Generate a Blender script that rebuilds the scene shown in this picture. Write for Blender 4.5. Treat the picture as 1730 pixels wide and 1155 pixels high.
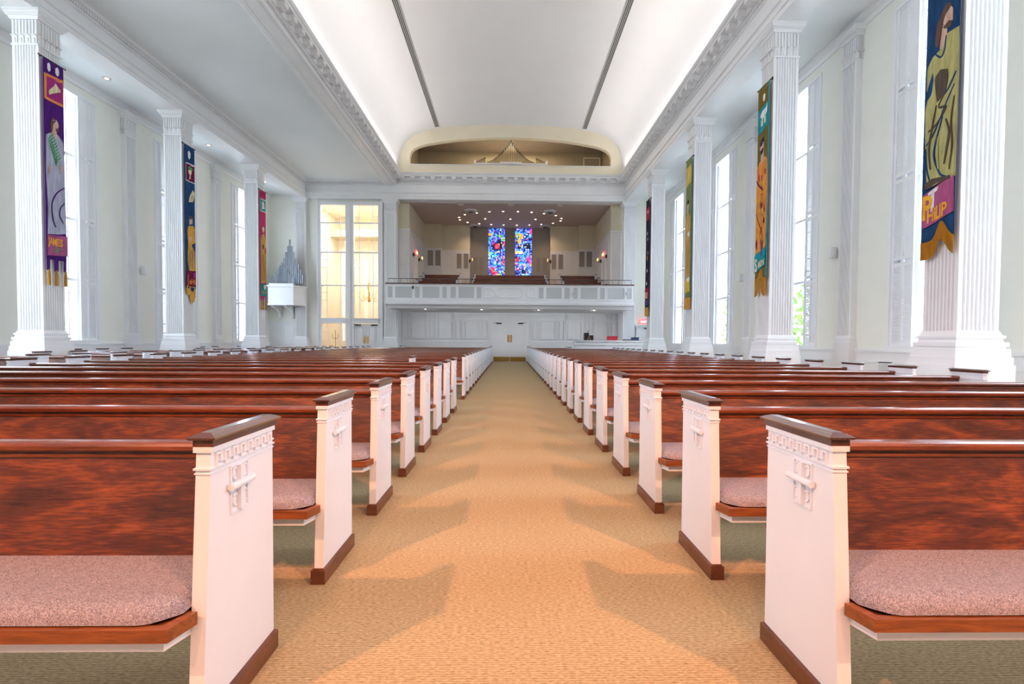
import bpy, math, random
from mathutils import Vector, Matrix
random.seed(7)
scene = bpy.context.scene
COL = scene.collection
for _o in list(bpy.data.objects):
    bpy.data.objects.remove(_o)

# ------------------------------------------------------------------ camera
F_PX, PPX, PPY, VPX, VPY, ROLL = 865.0, 875.0, 600.0, 859.0, 576.0, math.radians(0.35)
CAM_X, CAM_Z = -0.064, 1.11
_yaw = math.atan((PPX - VPX) / F_PX)
_pit = math.atan((PPY - VPY) / F_PX)
cam_data = bpy.data.cameras.new('camera')
cam = bpy.data.objects.new('camera', cam_data)
COL.objects.link(cam)
cam_data.sensor_fit = 'HORIZONTAL'
cam_data.sensor_width = 36.0
cam_data.lens = F_PX * 36.0 / 1730.0
cam_data.shift_x = (865.0 - PPX) / 1730.0
cam_data.shift_y = (PPY - 577.5) / 1730.0
cam_data.clip_start = 0.02
_fw = Vector((math.sin(_yaw) * math.cos(_pit), math.cos(_yaw) * math.cos(_pit), -math.sin(_pit)))
_rt = Vector((math.cos(_yaw), -math.sin(_yaw), 0))
_up = _rt.cross(_fw)
_r2 = _rt * math.cos(ROLL) + _up * math.sin(ROLL)
_u2 = _up * math.cos(ROLL) - _rt * math.sin(ROLL)
_m = Matrix(((_r2.x, _u2.x, -_fw.x, CAM_X), (_r2.y, _u2.y, -_fw.y, 0.0), (_r2.z, _u2.z, -_fw.z, CAM_Z), (0, 0, 0, 1)))
cam.matrix_world = _m
scene.camera = cam

# ------------------------------------------------------------------ world, lights, exposure
scene.view_settings.view_transform = 'Standard'
scene.view_settings.look = 'None'
scene.view_settings.gamma = 1.0
scene.view_settings.use_curve_mapping = False
scene.view_settings.exposure = 0.42
scene.cycles.max_bounces = 10
scene.cycles.diffuse_bounces = 6
scene.cycles.transparent_max_bounces = 16
scene.cycles.caustics_reflective = False
scene.cycles.caustics_refractive = False
scene.cycles.sample_clamp_indirect = 6.0

world = bpy.data.worlds.new('world')
scene.world = world
world.use_nodes = True
_bg = world.node_tree.nodes['Background']
_bg.inputs['Color'].default_value = (0.74, 0.86, 1.0, 1)
_bg.inputs['Strength'].default_value = 7.6

WARM = (1.0, 0.41, 0.22)


def lamp(kind, loc, energy, color, size=0.2, target=None, spot=None, blend=0.5, size_y=None, spread=None):
    ld = bpy.data.lights.new('lamp_light', kind)
    ld.energy = energy
    ld.color = color
    if kind == 'AREA':
        ld.size = size
        if size_y:
            ld.shape = 'RECTANGLE'
            ld.size_y = size_y
        if spread:
            ld.spread = spread
    else:
        ld.shadow_soft_size = size
    if kind == 'SPOT':
        ld.spot_size = spot
        ld.spot_blend = blend
    o = bpy.data.objects.new('lamp_light', ld)
    COL.objects.link(o)
    o.location = loc
    if target is not None:
        d = Vector(target) - Vector(loc)
        o.rotation_euler = d.to_track_quat('-Z', 'Y').to_euler()
    return o


# warm chancel spotlights high on both sides in front of the pews
for _s in (-1, 1):
    lamp('SPOT', (_s * 5.45, -3.5, 7.6), 2500, WARM, 0.09, (_s * 0.3, 4.4, 0.0), math.radians(60), 1.0)
for _s in (-1, 1):
    lamp('SPOT', (_s * 1.4, -4.5, 7.8), 900, WARM, 0.12, (_s * 0.4, 5.0, 0.0), math.radians(54), 1.0)
# cove lamps lying on the cornices, washing the vault
for _s in (-1, 1):
    lamp('AREA', (_s * 5.40, 10.2, 9.27), 195, (1.0, 0.94, 0.90), 29.0, (_s * 4.3, 10.2, 11.6), size_y=0.12, spread=math.radians(130))
# unseen lamp added to brighten the inside of the organ loft
lamp('AREA', (0, 27.4, 11.55), 170, (1.0, 0.82, 0.58), 3.0, (0, 27.4, 9), size_y=1.0)
# daylight from the window openings: portals guide the sky light
def portal(loc, target, sx, sy):
    o = lamp('AREA', loc, 0.0, (1, 1, 1), sx, target, size_y=sy)
    o.data.cycles.is_portal = True

WIN_C = [4.365, 9.085, 13.805, 18.525, 23.245]
WIN_W = 1.165
WIN_Z0, WIN_Z1 = 1.03, 7.75

# ------------------------------------------------------------------ materials
MATS = {}


def mat(name, color, rough=0.5, spec=0.5, metal=0.0, emit=None, estr=0.0, coat=0.0, coat_rough=0.1):
    m = bpy.data.materials.new(name)
    m.use_nodes = True
    b = m.node_tree.nodes['Principled BSDF']
    b.inputs['Base Color'].default_value = (*color, 1)
    b.inputs['Roughness'].default_value = rough
    b.inputs['Specular IOR Level'].default_value = spec
    b.inputs['Metallic'].default_value = metal
    b.inputs['Coat Weight'].default_value = coat
    b.inputs['Coat Roughness'].default_value = coat_rough
    if emit:
        b.inputs['Emission Color'].default_value = (*emit, 1)
        b.inputs['Emission Strength'].default_value = estr
    MATS[name] = m
    return m


def _ramp(nt, stops):
    r = nt.nodes.new('ShaderNodeValToRGB')
    els = r.color_ramp.elements
    while len(els) < len(stops):
        els.new(0.5)
    for e, (p, c) in zip(els, stops):
        e.position = p
        e.color = (*c, 1)
    return r


def noisy(m, stops, scale=(1, 1, 1), nscale=4.0, detail=4.0, distortion=0.0, rough=0.6, bump=0.0, bump_dist=0.01):
    nt = m.node_tree
    b = nt.nodes['Principled BSDF']
    geo = nt.nodes.new('ShaderNodeNewGeometry')
    mp = nt.nodes.new('ShaderNodeMapping')
    mp.inputs['Scale'].default_value = scale
    nt.links.new(geo.outputs['Position'], mp.inputs['Vector'])
    n = nt.nodes.new('ShaderNodeTexNoise')
    n.inputs['Scale'].default_value = nscale
    n.inputs['Detail'].default_value = detail
    n.inputs['Distortion'].default_value = distortion
    n.inputs['Roughness'].default_value = rough
    nt.links.new(mp.outputs['Vector'], n.inputs['Vector'])
    r = _ramp(nt, stops)
    nt.links.new(n.outputs['Fac'], r.inputs['Fac'])
    nt.links.new(r.outputs['Color'], b.inputs['Base Color'])
    if bump:
        bp = nt.nodes.new('ShaderNodeBump')
        bp.inputs['Strength'].default_value = bump
        bp.inputs['Distance'].default_value = bump_dist
        nt.links.new(n.outputs['Fac'], bp.inputs['Height'])
        nt.links.new(bp.outputs['Normal'], b.inputs['Normal'])
    return m


noisy(mat('white_paint', (0.8, 0.8, 0.8), 0.42), [(0.3, (0.84, 0.845, 0.86)), (0.7, (0.875, 0.88, 0.89))], nscale=1.3)
noisy(mat('pew_paint', (0.8, 0.8, 0.8), 0.35), [(0.3, (0.74, 0.79, 0.86)), (0.7, (0.78, 0.825, 0.89))], nscale=3)
noisy(mat('cream_wall', (0.8, 0.76, 0.6), 0.7), [(0.3, (0.85, 0.85, 0.775)), (0.7, (0.88, 0.88, 0.805))], nscale=2.0)
noisy(mat('arch_cream', (0.8, 0.7, 0.5), 0.7), [(0.3, (0.86, 0.785, 0.61)), (0.7, (0.89, 0.82, 0.64))], nscale=2.0)
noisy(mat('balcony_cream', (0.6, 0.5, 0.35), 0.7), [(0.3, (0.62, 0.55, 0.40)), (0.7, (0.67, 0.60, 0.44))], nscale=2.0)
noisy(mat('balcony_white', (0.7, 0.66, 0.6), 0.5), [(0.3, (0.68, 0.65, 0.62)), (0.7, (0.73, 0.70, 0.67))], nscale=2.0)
noisy(mat('taupe_wall', (0.3, 0.26, 0.22), 0.7), [(0.3, (0.30, 0.265, 0.23)), (0.7, (0.34, 0.30, 0.265))], nscale=2.0)
noisy(mat('loft_taupe', (0.35, 0.3, 0.2), 0.7), [(0.3, (0.40, 0.345, 0.235)), (0.7, (0.45, 0.39, 0.27))], nscale=2.0)
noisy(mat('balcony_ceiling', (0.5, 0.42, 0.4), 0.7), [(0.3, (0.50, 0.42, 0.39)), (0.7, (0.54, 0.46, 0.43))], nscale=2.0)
noisy(mat('vault_plaster', (0.8, 0.8, 0.8), 0.8), [(0.3, (0.85, 0.84, 0.845)), (0.7, (0.87, 0.865, 0.865))], nscale=0.7)
noisy(mat('aisle_plaster', (0.8, 0.8, 0.8), 0.75), [(0.3, (0.85, 0.90, 0.92)), (0.7, (0.88, 0.92, 0.935))], nscale=0.7)
mat('grille_grey', (0.58, 0.60, 0.60), 0.7)
mat('grille_taupe', (0.27, 0.235, 0.20), 0.7)
mat('vent_dark', (0.09, 0.08, 0.075), 0.7)
mat('black', (0.015, 0.016, 0.02), 0.45)
mat('iron', (0.03, 0.03, 0.035), 0.4, metal=0.3)
mat('brass', (0.62, 0.36, 0.10), 0.28, metal=0.9)
mat('kick_brass', (0.40, 0.22, 0.05), 0.35, metal=0.6)
mat('red_box', (0.55, 0.03, 0.05), 0.5)
mat('blue_dark', (0.03, 0.06, 0.12), 0.5)
mat('silver_pipe', (0.34, 0.38, 0.44), 0.22, metal=0.9)
mat('gold_pipe', (0.28, 0.22, 0.12), 0.4, metal=0.3)
mat('pipe_dark', (0.035, 0.028, 0.02), 0.5)
mat('exit_red', (0.9, 0.1, 0.1), 0.5, emit=(1.0, 0.18, 0.2), estr=0.9)
mat('exit_letter', (0.95, 0.9, 0.9), 0.5, emit=(1.0, 0.75, 0.75), estr=1.5)
mat('lamp_lens', (1, 0.9, 0.75), 0.5, emit=(1.0, 0.80, 0.52), estr=7.0)
mat('crystal_amber', (0.9, 0.55, 0.2), 0.2, emit=(1.0, 0.62, 0.22), estr=1.3)
mat('vestibule_cream', (0.90, 0.83, 0.70), 0.7)
mat('paving', (0.55, 0.54, 0.50), 0.9)
noisy(mat('leaf_green', (0.1, 0.3, 0.04), 0.6), [(0.3, (0.07, 0.20, 0.02)), (0.7, (0.30, 0.50, 0.08))], nscale=5)
mat('bark', (0.12, 0.08, 0.05), 0.9)

# cherry wood of the pew backs: figured grain running along the pew
def wood(name, c0, c1, c2, rough, coat, scale=(0.9, 7, 7), nscale=2.2):
    m = mat(name, c1, rough, coat=coat, coat_rough=0.12)
    nt = m.node_tree
    b = nt.nodes['Principled BSDF']
    geo = nt.nodes.new('ShaderNodeNewGeometry')
    mp = nt.nodes.new('ShaderNodeMapping')
    mp.inputs['Scale'].default_value = scale
    nt.links.new(geo.outputs['Position'], mp.inputs['Vector'])
    n = nt.nodes.new('ShaderNodeTexNoise')
    n.inputs['Scale'].default_value = nscale
    n.inputs['Detail'].default_value = 6
    n.inputs['Roughness'].default_value = 0.62
    n.inputs['Distortion'].default_value = 1.4
    nt.links.new(mp.outputs['Vector'], n.inputs['Vector'])
    mp2 = nt.nodes.new('ShaderNodeMapping')
    mp2.inputs['Scale'].default_value = (scale[0] * 6, scale[1] * 18, scale[2] * 18)
    nt.links.new(geo.outputs['Position'], mp2.inputs['Vector'])
    n2 = nt.nodes.new('ShaderNodeTexNoise')
    n2.inputs['Scale'].default_value = nscale
    n2.inputs['Detail'].default_value = 3
    nt.links.new(mp2.outputs['Vector'], n2.inputs['Vector'])
    mx = nt.nodes.new('ShaderNodeMath')
    mx.operation = 'MULTIPLY_ADD'
    mx.inputs[1].default_value = 0.35
    nt.links.new(n2.outputs['Fac'], mx.inputs[0])
    sc = nt.nodes.new('ShaderNodeMath')
    sc.operation = 'MULTIPLY'
    sc.inputs[1].default_value = 0.65
    nt.links.new(n.outputs['Fac'], sc.inputs[0])
    nt.links.new(sc.outputs[0], mx.inputs[2])
    r = _ramp(nt, [(0.33, c0), (0.5, c1), (0.68, c2)])
    nt.links.new(mx.outputs[0], r.inputs['Fac'])
    nt.links.new(r.outputs['Color'], b.inputs['Base Color'])
    return m


wood('cherry', (0.022, 0.0045, 0.002), (0.095, 0.020, 0.006), (0.31, 0.076, 0.012), 0.42, 0.10, scale=(1.5, 5, 5.5), nscale=1.7)
wood('cherry_rail', (0.09, 0.018, 0.006), (0.16, 0.036, 0.011), (0.26, 0.07, 0.02), 0.22, 0.9)
wood('cherry_edge', (0.12, 0.03, 0.007), (0.22, 0.06, 0.013), (0.34, 0.105, 0.025), 0.35, 0.4, scale=(2, 20, 20))
wood('cap_wood', (0.05, 0.014, 0.008), (0.085, 0.024, 0.012), (0.12, 0.038, 0.018), 0.22, 0.9, scale=(8, 1.5, 8))
wood('plinth_wood', (0.07, 0.020, 0.008), (0.13, 0.040, 0.015), (0.20, 0.065, 0.025), 0.35, 0.3, scale=(8, 1.5, 8))

# woven tan carpet
def carpet():
    m = mat('carpet', (0.5, 0.4, 0.25), 0.95, spec=0.1)
    nt = m.node_tree
    b = nt.nodes['Principled BSDF']
    geo = nt.nodes.new('ShaderNodeNewGeometry')
    n = nt.nodes.new('ShaderNodeTexNoise')
    n.inputs['Scale'].default_value = 55
    n.inputs['Detail'].default_value = 4
    mp = nt.nodes.new('ShaderNodeMapping')
    mp.inputs['Scale'].default_value = (1.0, 2.4, 1.0)
    nt.links.new(geo.outputs['Position'], mp.inputs['Vector'])
    nt.links.new(mp.outputs['Vector'], n.inputs['Vector'])
    w = nt.nodes.new('ShaderNodeTexWave')
    w.bands_direction = 'Y'
    w.inputs['Scale'].default_value = 26
    w.inputs['Distortion'].default_value = 2.5
    w.inputs['Detail'].default_value = 2
    w.inputs['Detail Scale'].default_value = 3
    nt.links.new(geo.outputs['Position'], w.inputs['Vector'])
    n3 = nt.nodes.new('ShaderNodeTexNoise')
    n3.inputs['Scale'].default_value = 1.1
    nt.links.new(geo.outputs['Position'], n3.inputs['Vector'])
    a = nt.nodes.new('ShaderNodeMath')
    a.operation = 'MULTIPLY_ADD'
    a.inputs[1].default_value = 0.22
    nt.links.new(w.outputs['Fac'], a.inputs[0])
    nt.links.new(n.outputs['Fac'], a.inputs[2])
    r = _ramp(nt, [(0.30, (0.23, 0.165, 0.085)), (0.60, (0.415, 0.315, 0.175)), (0.88, (0.56, 0.44, 0.265))])
    nt.links.new(a.outputs[0], r.inputs['Fac'])
    nt.links.new(r.outputs['Color'], b.inputs['Base Color'])
    bp = nt.nodes.new('ShaderNodeBump')
    bp.inputs['Strength'].default_value = 0.35
    bp.inputs['Distance'].default_value = 0.004
    nt.links.new(a.outputs[0], bp.inputs['Height'])
    nt.links.new(bp.outputs['Normal'], b.inputs['Normal'])


carpet()


def cushion_mat():
    m = mat('cushion_fabric', (0.4, 0.3, 0.3), 0.85, spec=0.2)
    nt = m.node_tree
    b = nt.nodes['Principled BSDF']
    geo = nt.nodes.new('ShaderNodeNewGeometry')
    n = nt.nodes.new('ShaderNodeTexNoise')
    n.inputs['Scale'].default_value = 190
    n.inputs['Detail'].default_value = 1.0
    n.inputs['Distortion'].default_value = 2.5
    nt.links.new(geo.outputs['Position'], n.inputs['Vector'])
    r = _ramp(nt, [(0.40, (0.15, 0.135, 0.17)), (0.50, (0.27, 0.24, 0.275)), (0.58, (0.42, 0.38, 0.405))])
    nt.links.new(n.outputs['Fac'], r.inputs['Fac'])
    nt.links.new(r.outputs['Color'], b.inputs['Base Color'])
    bp = nt.nodes.new('ShaderNodeBump')
    bp.inputs['Strength'].default_value = 0.2
    bp.inputs['Distance'].default_value = 0.002
    nt.links.new(n.outputs['Fac'], bp.inputs['Height'])
    nt.links.new(bp.outputs['Normal'], b.inputs['Normal'])


cushion_mat()


def glass_mat():
    m = bpy.data.materials.new('window_glass')
    m.use_nodes = True
    nt = m.node_tree
    nt.nodes.clear()
    out = nt.nodes.new('ShaderNodeOutputMaterial')
    t = nt.nodes.new('ShaderNodeBsdfTransparent')
    t.inputs['Color'].default_value = (0.97, 0.98, 1.0, 1)
    g = nt.nodes.new('ShaderNodeBsdfGlossy')
    g.inputs['Roughness'].default_value = 0.03
    mx = nt.nodes.new('ShaderNodeMixShader')
    mx.inputs['Fac'].default_value = 0.05
    nt.links.new(t.outputs[0], mx.inputs[1])
    nt.links.new(g.outputs[0], mx.inputs[2])
    nt.links.new(mx.outputs[0], out.inputs['Surface'])
    MATS['window_glass'] = m


glass_mat()


def stained_mat():
    m = mat('stained_glass', (0.1, 0.1, 0.4), 0.3)
    nt = m.node_tree
    b = nt.nodes['Principled BSDF']
    at = nt.nodes.new('ShaderNodeAttribute')
    at.attribute_name = 'pane_color'
    nt.links.new(at.outputs['Color'], b.inputs['Base Color'])
    nt.links.new(at.outputs['Color'], b.inputs['Emission Color'])
    b.inputs['Emission Strength'].default_value = 0.95  # self-glow stands in for daylight coming through the glass


stained_mat()


def cloth(name, color, var=0.22):
    c0 = tuple(x * (1 - var) for x in color)
    c1 = tuple(min(1, x * (1 + var)) for x in color)
    noisy(mat(name, color, 0.85, spec=0.2), [(0.32, c0), (0.68, c1)], scale=(1, 1, 0.22), nscale=16, detail=4, bump=0.25, bump_dist=0.004)
    return name


CL = {}
for _n, _c in dict(purple=(0.075, 0.012, 0.17), magenta=(0.36, 0.03, 0.20), orange=(0.80, 0.27, 0.06), cream=(0.75, 0.66, 0.44), silver=(0.42, 0.43, 0.56),
                   green=(0.06, 0.38, 0.10), mauve=(0.40, 0.09, 0.22), navy=(0.012, 0.055, 0.15), wine=(0.16, 0.006, 0.05), skin=(0.62, 0.42, 0.32),
                   gold=(0.66, 0.34, 0.06), hair=(0.13, 0.075, 0.06), olive=(0.46, 0.43, 0.17), shadow_brown=(0.10, 0.075, 0.055), white_cloth=(0.82, 0.80, 0.78),
                   yellow_orange=(0.86, 0.42, 0.03), teal=(0.01, 0.28, 0.33), moss=(0.17, 0.12, 0.025), flame=(0.75, 0.27, 0.06), flame_dark=(0.42, 0.10, 0.03), tan=(0.60, 0.34, 0.08),
                   red=(0.48, 0.02, 0.07), black_cloth=(0.018, 0.018, 0.035), yellow=(0.72, 0.46, 0.06), sage=(0.20, 0.22, 0.07), pale_pink=(0.66, 0.40, 0.36),
                   teal_green=(0.02, 0.30, 0.27), rose=(0.55, 0.03, 0.13), fringe_gold=(0.50, 0.24, 0.03), dusk=(0.10, 0.07, 0.18)).items():
    CL[_n] = cloth('cloth_' + _n, _c)


# ------------------------------------------------------------------ mesh helpers
class MB:
    def __init__(s):
        s.v, s.f, s.m, s.c = [], [], [], []

    def add(s, vs, fs, mi=0, col=None):
        o = len(s.v)
        s.v.extend(vs)
        for f in fs:
            s.f.append([o + i for i in f])
            s.m.append(mi)
            s.c.append(col)

    def box(s, x0, x1, y0, y1, z0, z1, mi=0, col=None):
        s.add([(x0, y0, z0), (x1, y0, z0), (x1, y1, z0), (x0, y1, z0), (x0, y0, z1), (x1, y0, z1), (x1, y1, z1), (x0, y1, z1)],
              [(0, 3, 2, 1), (4, 5, 6, 7), (0, 1, 5, 4), (1, 2, 6, 5), (2, 3, 7, 6), (3, 0, 4, 7)], mi, col)
        return s

    def frustum(s, r0, z0, r1, z1, mi=0):
        a, b = r0, r1
        s.add([(a[0], a[2], z0), (a[1], a[2], z0), (a[1], a[3], z0), (a[0], a[3], z0), (b[0], b[2], z1), (b[1], b[2], z1), (b[1], b[3], z1), (b[0], b[3], z1)],
              [(0, 3, 2, 1), (4, 5, 6, 7), (0, 1, 5, 4), (1, 2, 6, 5), (2, 3, 7, 6), (3, 0, 4, 7)], mi)
        return s

    def prism(s, poly, axis, a, b, mi=0):
        """poly: 2d points; axis x -> (y,z), y -> (x,z), z -> (x,y)"""
        def P(p, t):
            return {'x': (t, p[0], p[1]), 'y': (p[0], t, p[1]), 'z': (p[0], p[1], t)}[axis]
        n = len(poly)
        vs = [P(p, a) for p in poly] + [P(p, b) for p in poly]
        fs = [tuple(range(n)), tuple(range(2 * n - 1, n - 1, -1))] + [(i, (i + 1) % n, n + (i + 1) % n, n + i) for i in range(n)]
        s.add(vs, fs, mi)
        return s

    def cyl(s, p0, p1, r0, r1=None, n=10, mi=0, caps=True):
        r1 = r0 if r1 is None else r1
        p0, p1 = Vector(p0), Vector(p1)
        d = (p1 - p0).normalized()
        a = d.orthogonal().normalized()
        b = d.cross(a)
        vs = []
        for p, r in ((p0, r0), (p1, r1)):
            for k in range(n):
                t = 2 * math.pi * k / n
                vs.append(tuple(p + a * (r * math.cos(t)) + b * (r * math.sin(t))))
        fs = [(k, (k + 1) % n, n + (k + 1) % n, n + k) for k in range(n)]
        if caps:
            fs += [tuple(range(n - 1, -1, -1)), tuple(range(n, 2 * n))]
        s.add(vs, fs, mi)
        return s

    def lathe(s, prof, n=16, c=(0, 0), mi=0):
        vs, fs = [], []
        for r, z in prof:
            for k in range(n):
                t = 2 * math.pi * k / n
                vs.append((c[0] + r * math.cos(t), c[1] + r * math.sin(t), z))
        for i in range(len(prof) - 1):
            for k in range(n):
                fs.append((i * n + k, i * n + (k + 1) % n, (i + 1) * n + (k + 1) % n, (i + 1) * n + k))
        fs.append(tuple(range(n - 1, -1, -1)))
        fs.append(tuple((len(prof) - 1) * n + k for k in range(n)))
        s.add(vs, fs, mi)
        return s

    def tube(s, pts, r, n=6, mi=0):
        for a, b in zip(pts, pts[1:]):
            s.cyl(a, b, r, r, n, mi)
        return s

    def mesh(s, name, mats, smooth=False):
        me = bpy.data.meshes.new(name)
        me.from_pydata(s.v, [], s.f)
        for m in (mats if isinstance(mats, (list, tuple)) else [mats]):
            me.materials.append(MATS[m])
        me.polygons.foreach_set('material_index', s.m)
        if any(c is not None for c in s.c):
            ca = me.color_attributes.new('pane_color', 'FLOAT_COLOR', 'CORNER')
            for p in me.polygons:
                c = s.c[p.index] or (1, 1, 1)
                for li in p.loop_indices:
                    ca.data[li].color = (*c, 1)
        me.update()
        if smooth:
            me.polygons.foreach_set('use_smooth', [True] * len(me.polygons))
        return me

    def build(s, name, mats, parent=None, loc=(0, 0, 0), smooth=False, **props):
        return link(name, s.mesh(name, mats, smooth), parent, loc, **props)


def link(name, me, parent=None, loc=(0, 0, 0), rotz=0.0, **props):
    o = bpy.data.objects.new(name, me)
    COL.objects.link(o)
    o.location = loc
    o.rotation_euler = (0, 0, rotz)
    if parent is not None:
        o.parent = parent
    for k, v in props.items():
        o[k] = v
    return o


def thing(name, loc, label, category, group=None):
    o = bpy.data.objects.new(name, None)
    COL.objects.link(o)
    o.empty_display_size = 0.1
    o.location = loc
    o['label'] = label
    o['category'] = category
    if group:
        o['group'] = group
    return o


def copy_tree(o, parent=None):
    c = o.copy()
    COL.objects.link(c)
    c.parent = parent
    for ch in CHILDREN(o):
        copy_tree(ch, c)
    return c


def CHILDREN(o):
    return list(o.children)


def struct(name, mb, mats, smooth=False):
    return mb.build(name, mats, None, kind='structure', smooth=smooth)


ORD = ['front', 'second', 'third', 'fourth', 'fifth', 'sixth', 'seventh', 'eighth', 'ninth', 'tenth', 'eleventh', 'twelfth', 'thirteenth', 'fourteenth', 'fifteenth',
       'sixteenth', 'seventeenth', 'eighteenth', 'nineteenth', 'twentieth', 'twenty-first', 'twenty-second', 'twenty-third', 'twenty-fourth', 'twenty-fifth',
       'twenty-sixth', 'twenty-seventh', 'last']

# ------------------------------------------------------------------ dimensions
COLX_R, COLX_L, COLA = 5.64, -10.0, 0.54
COL_Y = [6.42 + 4.72 * i for i in range(5)]          # near faces; the last is the pilaster plane
WALL_R, WALL_L = 7.62, -11.85
Y0, YF, YR = -5.0, 25.3, 27.4                          # chancel end closed by the added wall, entablature plane, rear wall under the balcony
CEIL_FLAT, ENT0, ENT1 = 8.87, 8.0, 9.2

for _c in WIN_C:
    for _x, _t in ((WALL_R + 0.32, -1), (WALL_L - 0.32, 1)):
        portal((_x, _c, 4.4), (_x + _t, _c, 4.4), 2.3, 6.7)

# ------------------------------------------------------------------ floor and ground
struct('floor', MB().box(WALL_L - 0.3, WALL_R + 0.3, Y0, 27.4, -0.12, 0.0), 'carpet')
struct('ground', MB().box(-80, 80, -70, 90, -0.62, -0.5), 'paving')

# ------------------------------------------------------------------ side walls with window openings
def side_wall(name, x_in, out):
    mb = MB()
    xs = sorted((x_in, x_in + 0.3 * out))
    cs = WIN_C
    y = Y0
    for c in cs:
        mb.box(xs[0], xs[1], y, c - WIN_W, 0.0, 8.6)
        mb.box(xs[0], xs[1], c - WIN_W, c + WIN_W, 0.0, WIN_Z0)
        mb.box(xs[0], xs[1], c - WIN_W, c + WIN_W, WIN_Z1, 8.6)
        y = c + WIN_W
    mb.box(xs[0], xs[1], y, 25.75, 0.0, 8.6)
    w = struct(name, mb, 'cream_wall')
    # white dado with ledge
    d = MB()
    a, b = sorted((x_in, x_in - 0.03 * out))
    d.box(a, b, Y0, 25.5, 0.0, 0.93)
    a, b = sorted((x_in, x_in - 0.07 * out))
    d.box(a, b, Y0, 25.5, 0.93, 0.99)
    a, b = sorted((x_in, x_in - 0.05 * out))
    d.box(a, b, Y0, 25.5, 0.70, 0.74)
    a, b = sorted((x_in, x_in - 0.05 * out))
    d.box(a, b, Y0, 25.5, 0.0, 0.16)
    d.build('wainscot', 'white_paint', w)
    # crown moulding under the side ceiling
    k = MB()
    p = [(x_in, 7.97), (x_in - 0.03 * out, 7.97), (x_in - 0.05 * out, 8.06), (x_in - 0.13 * out, 8.13), (x_in - 0.13 * out, 8.2), (x_in, 8.2)]
    k.prism(p, 'y', Y0, 25.5)
    k.build('crown_moulding', 'white_paint', w)
    return w


wall_right = side_wall('wall_right', WALL_R, 1)
wall_left = side_wall('wall_left', WALL_L, -1)

# unseen wall added behind the camera to keep sky light out
_w = MB()
_w.box(WALL_L - 0.3, WALL_R + 0.3, Y0 - 0.3, Y0, 0, 12.1)
struct('wall_front', _w, 'white_paint')

# side ceilings behind the architraves
struct('ceiling_right', MB().box(6.16, WALL_R + 0.3, Y0, 25.75, 8.2, 8.6), 'aisle_plaster')
struct('ceiling_left', MB().box(WALL_L - 0.3, -10.52, Y0, 25.75, 8.2, 8.6), 'aisle_plaster')
struct('ceiling_aisle', MB().box(-10.4, -6.1, Y0, 25.6, CEIL_FLAT, 9.3), 'aisle_plaster')

# vault
VAULT = [(-5.5, 9.1), (-5.5, 9.5), (-5.47, 9.9), (-5.40, 10.25), (-5.25, 10.62), (-5.0, 10.92), (-4.68, 11.14), (-4.2, 11.31), (-3.6, 11.45), (-2.8, 11.55), (-1.8, 11.62), (-0.9, 11.66)]
VAULT = VAULT + [(0, 11.67)] + [(-x, z) for x, z in reversed(VAULT)]
_outer = [(x * 1.06, z + 0.35) for x, z in VAULT]
_outer[0] = (-5.9, 9.1)
_outer[-1] = (5.9, 9.1)
_v = MB()
_v.prism(VAULT + list(reversed(_outer)), 'y', Y0, 25.62)
vault = struct('ceiling', _v, 'vault_plaster', smooth=False)
_nv = len(VAULT)
for _p in vault.data.polygons:
    _p.use_smooth = len(_p.vertices) == 4

# slot vents let into the vault
for _s, _w in ((-1, 'purple banner'), (1, 'olive banner')):
    t = thing('ceiling_vent', (_s * 3.58, 15.0, 11.44), 'long dark slot vent in the vault, on the side of the %s' % ('wall organ' if _s < 0 else 'white counter'), 'vent', 'vault slot vents')
    tilt = -0.1 * _s
    MB().box(-0.085, 0.085, -10.6, 10.12, -0.012, 0.01).build('backing', 'vent_dark', t)
    for dx in (-0.085, -0.028, 0.028, 0.085):
        MB().box(dx - 0.008, dx + 0.008, -10.6, 10.12, -0.022, 0.012).build('blade', 'grille_grey', t)
    t.rotation_euler = (0, tilt * -1.3, 0)

# ------------------------------------------------------------------ entablatures
def dentil_run(axis, a, b, c, z0, z1, out, pitch=0.075):
    """run of dentils along axis between a and b; face position c, projecting 'out' (signed)"""
    mb = MB()
    n = int((b - a) / pitch)
    for i in range(n):
        t = a + i * pitch
        lo, hi = sorted((c, c + out))
        if axis == 'y':
            mb.box(lo, hi, t, t + pitch * 0.55, z0, z1)
        else:
            mb.box(t, t + pitch * 0.55, lo, hi, z0, z1)
    return mb


def cornice_profile(face, s, outer):
    """(u,z) profile; face: frieze plane, s: direction towards the nave, outer: far side"""
    f = face
    return [(outer, 8.0), (f, 8.0), (f, 8.13), (f + 0.02 * s, 8.13), (f + 0.02 * s, 8.27), (f + 0.06 * s, 8.30), (f + 0.06 * s, 8.34), (f, 8.34), (f, 8.70),
            (f + 0.03 * s, 8.72), (f + 0.03 * s, 8.76), (f + 0.02 * s, 8.76), (f + 0.02 * s, 8.86), (f + 0.09 * s, 8.88), (f + 0.09 * s, 9.03), (f + 0.29 * s, 9.04), (f + 0.29 * s, 9.10),
            (f + 0.33 * s, 9.13), (f + 0.36 * s, 9.20), (outer, 9.20)]


def modillion_mesh(horizontal_axis):
    mb = MB()
    # scrolled bracket: projects along +u (0.2), width 0.2, built for nave direction +x
    prof = [(0, -0.03), (0.07, -0.04), (0.12, -0.03), (0.15, 0.0), (0.18, 0.0), (0.20, 0.03), (0.20, 0.10), (0, 0.10)]
    mb.prism(prof, 'y', -0.1, 0.1)
    mb.box(-0.0, 0.2, -0.115, 0.115, 0.10, 0.115)
    return mb.mesh('modillion', 'white_paint')


MOD = modillion_mesh('y')

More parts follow.
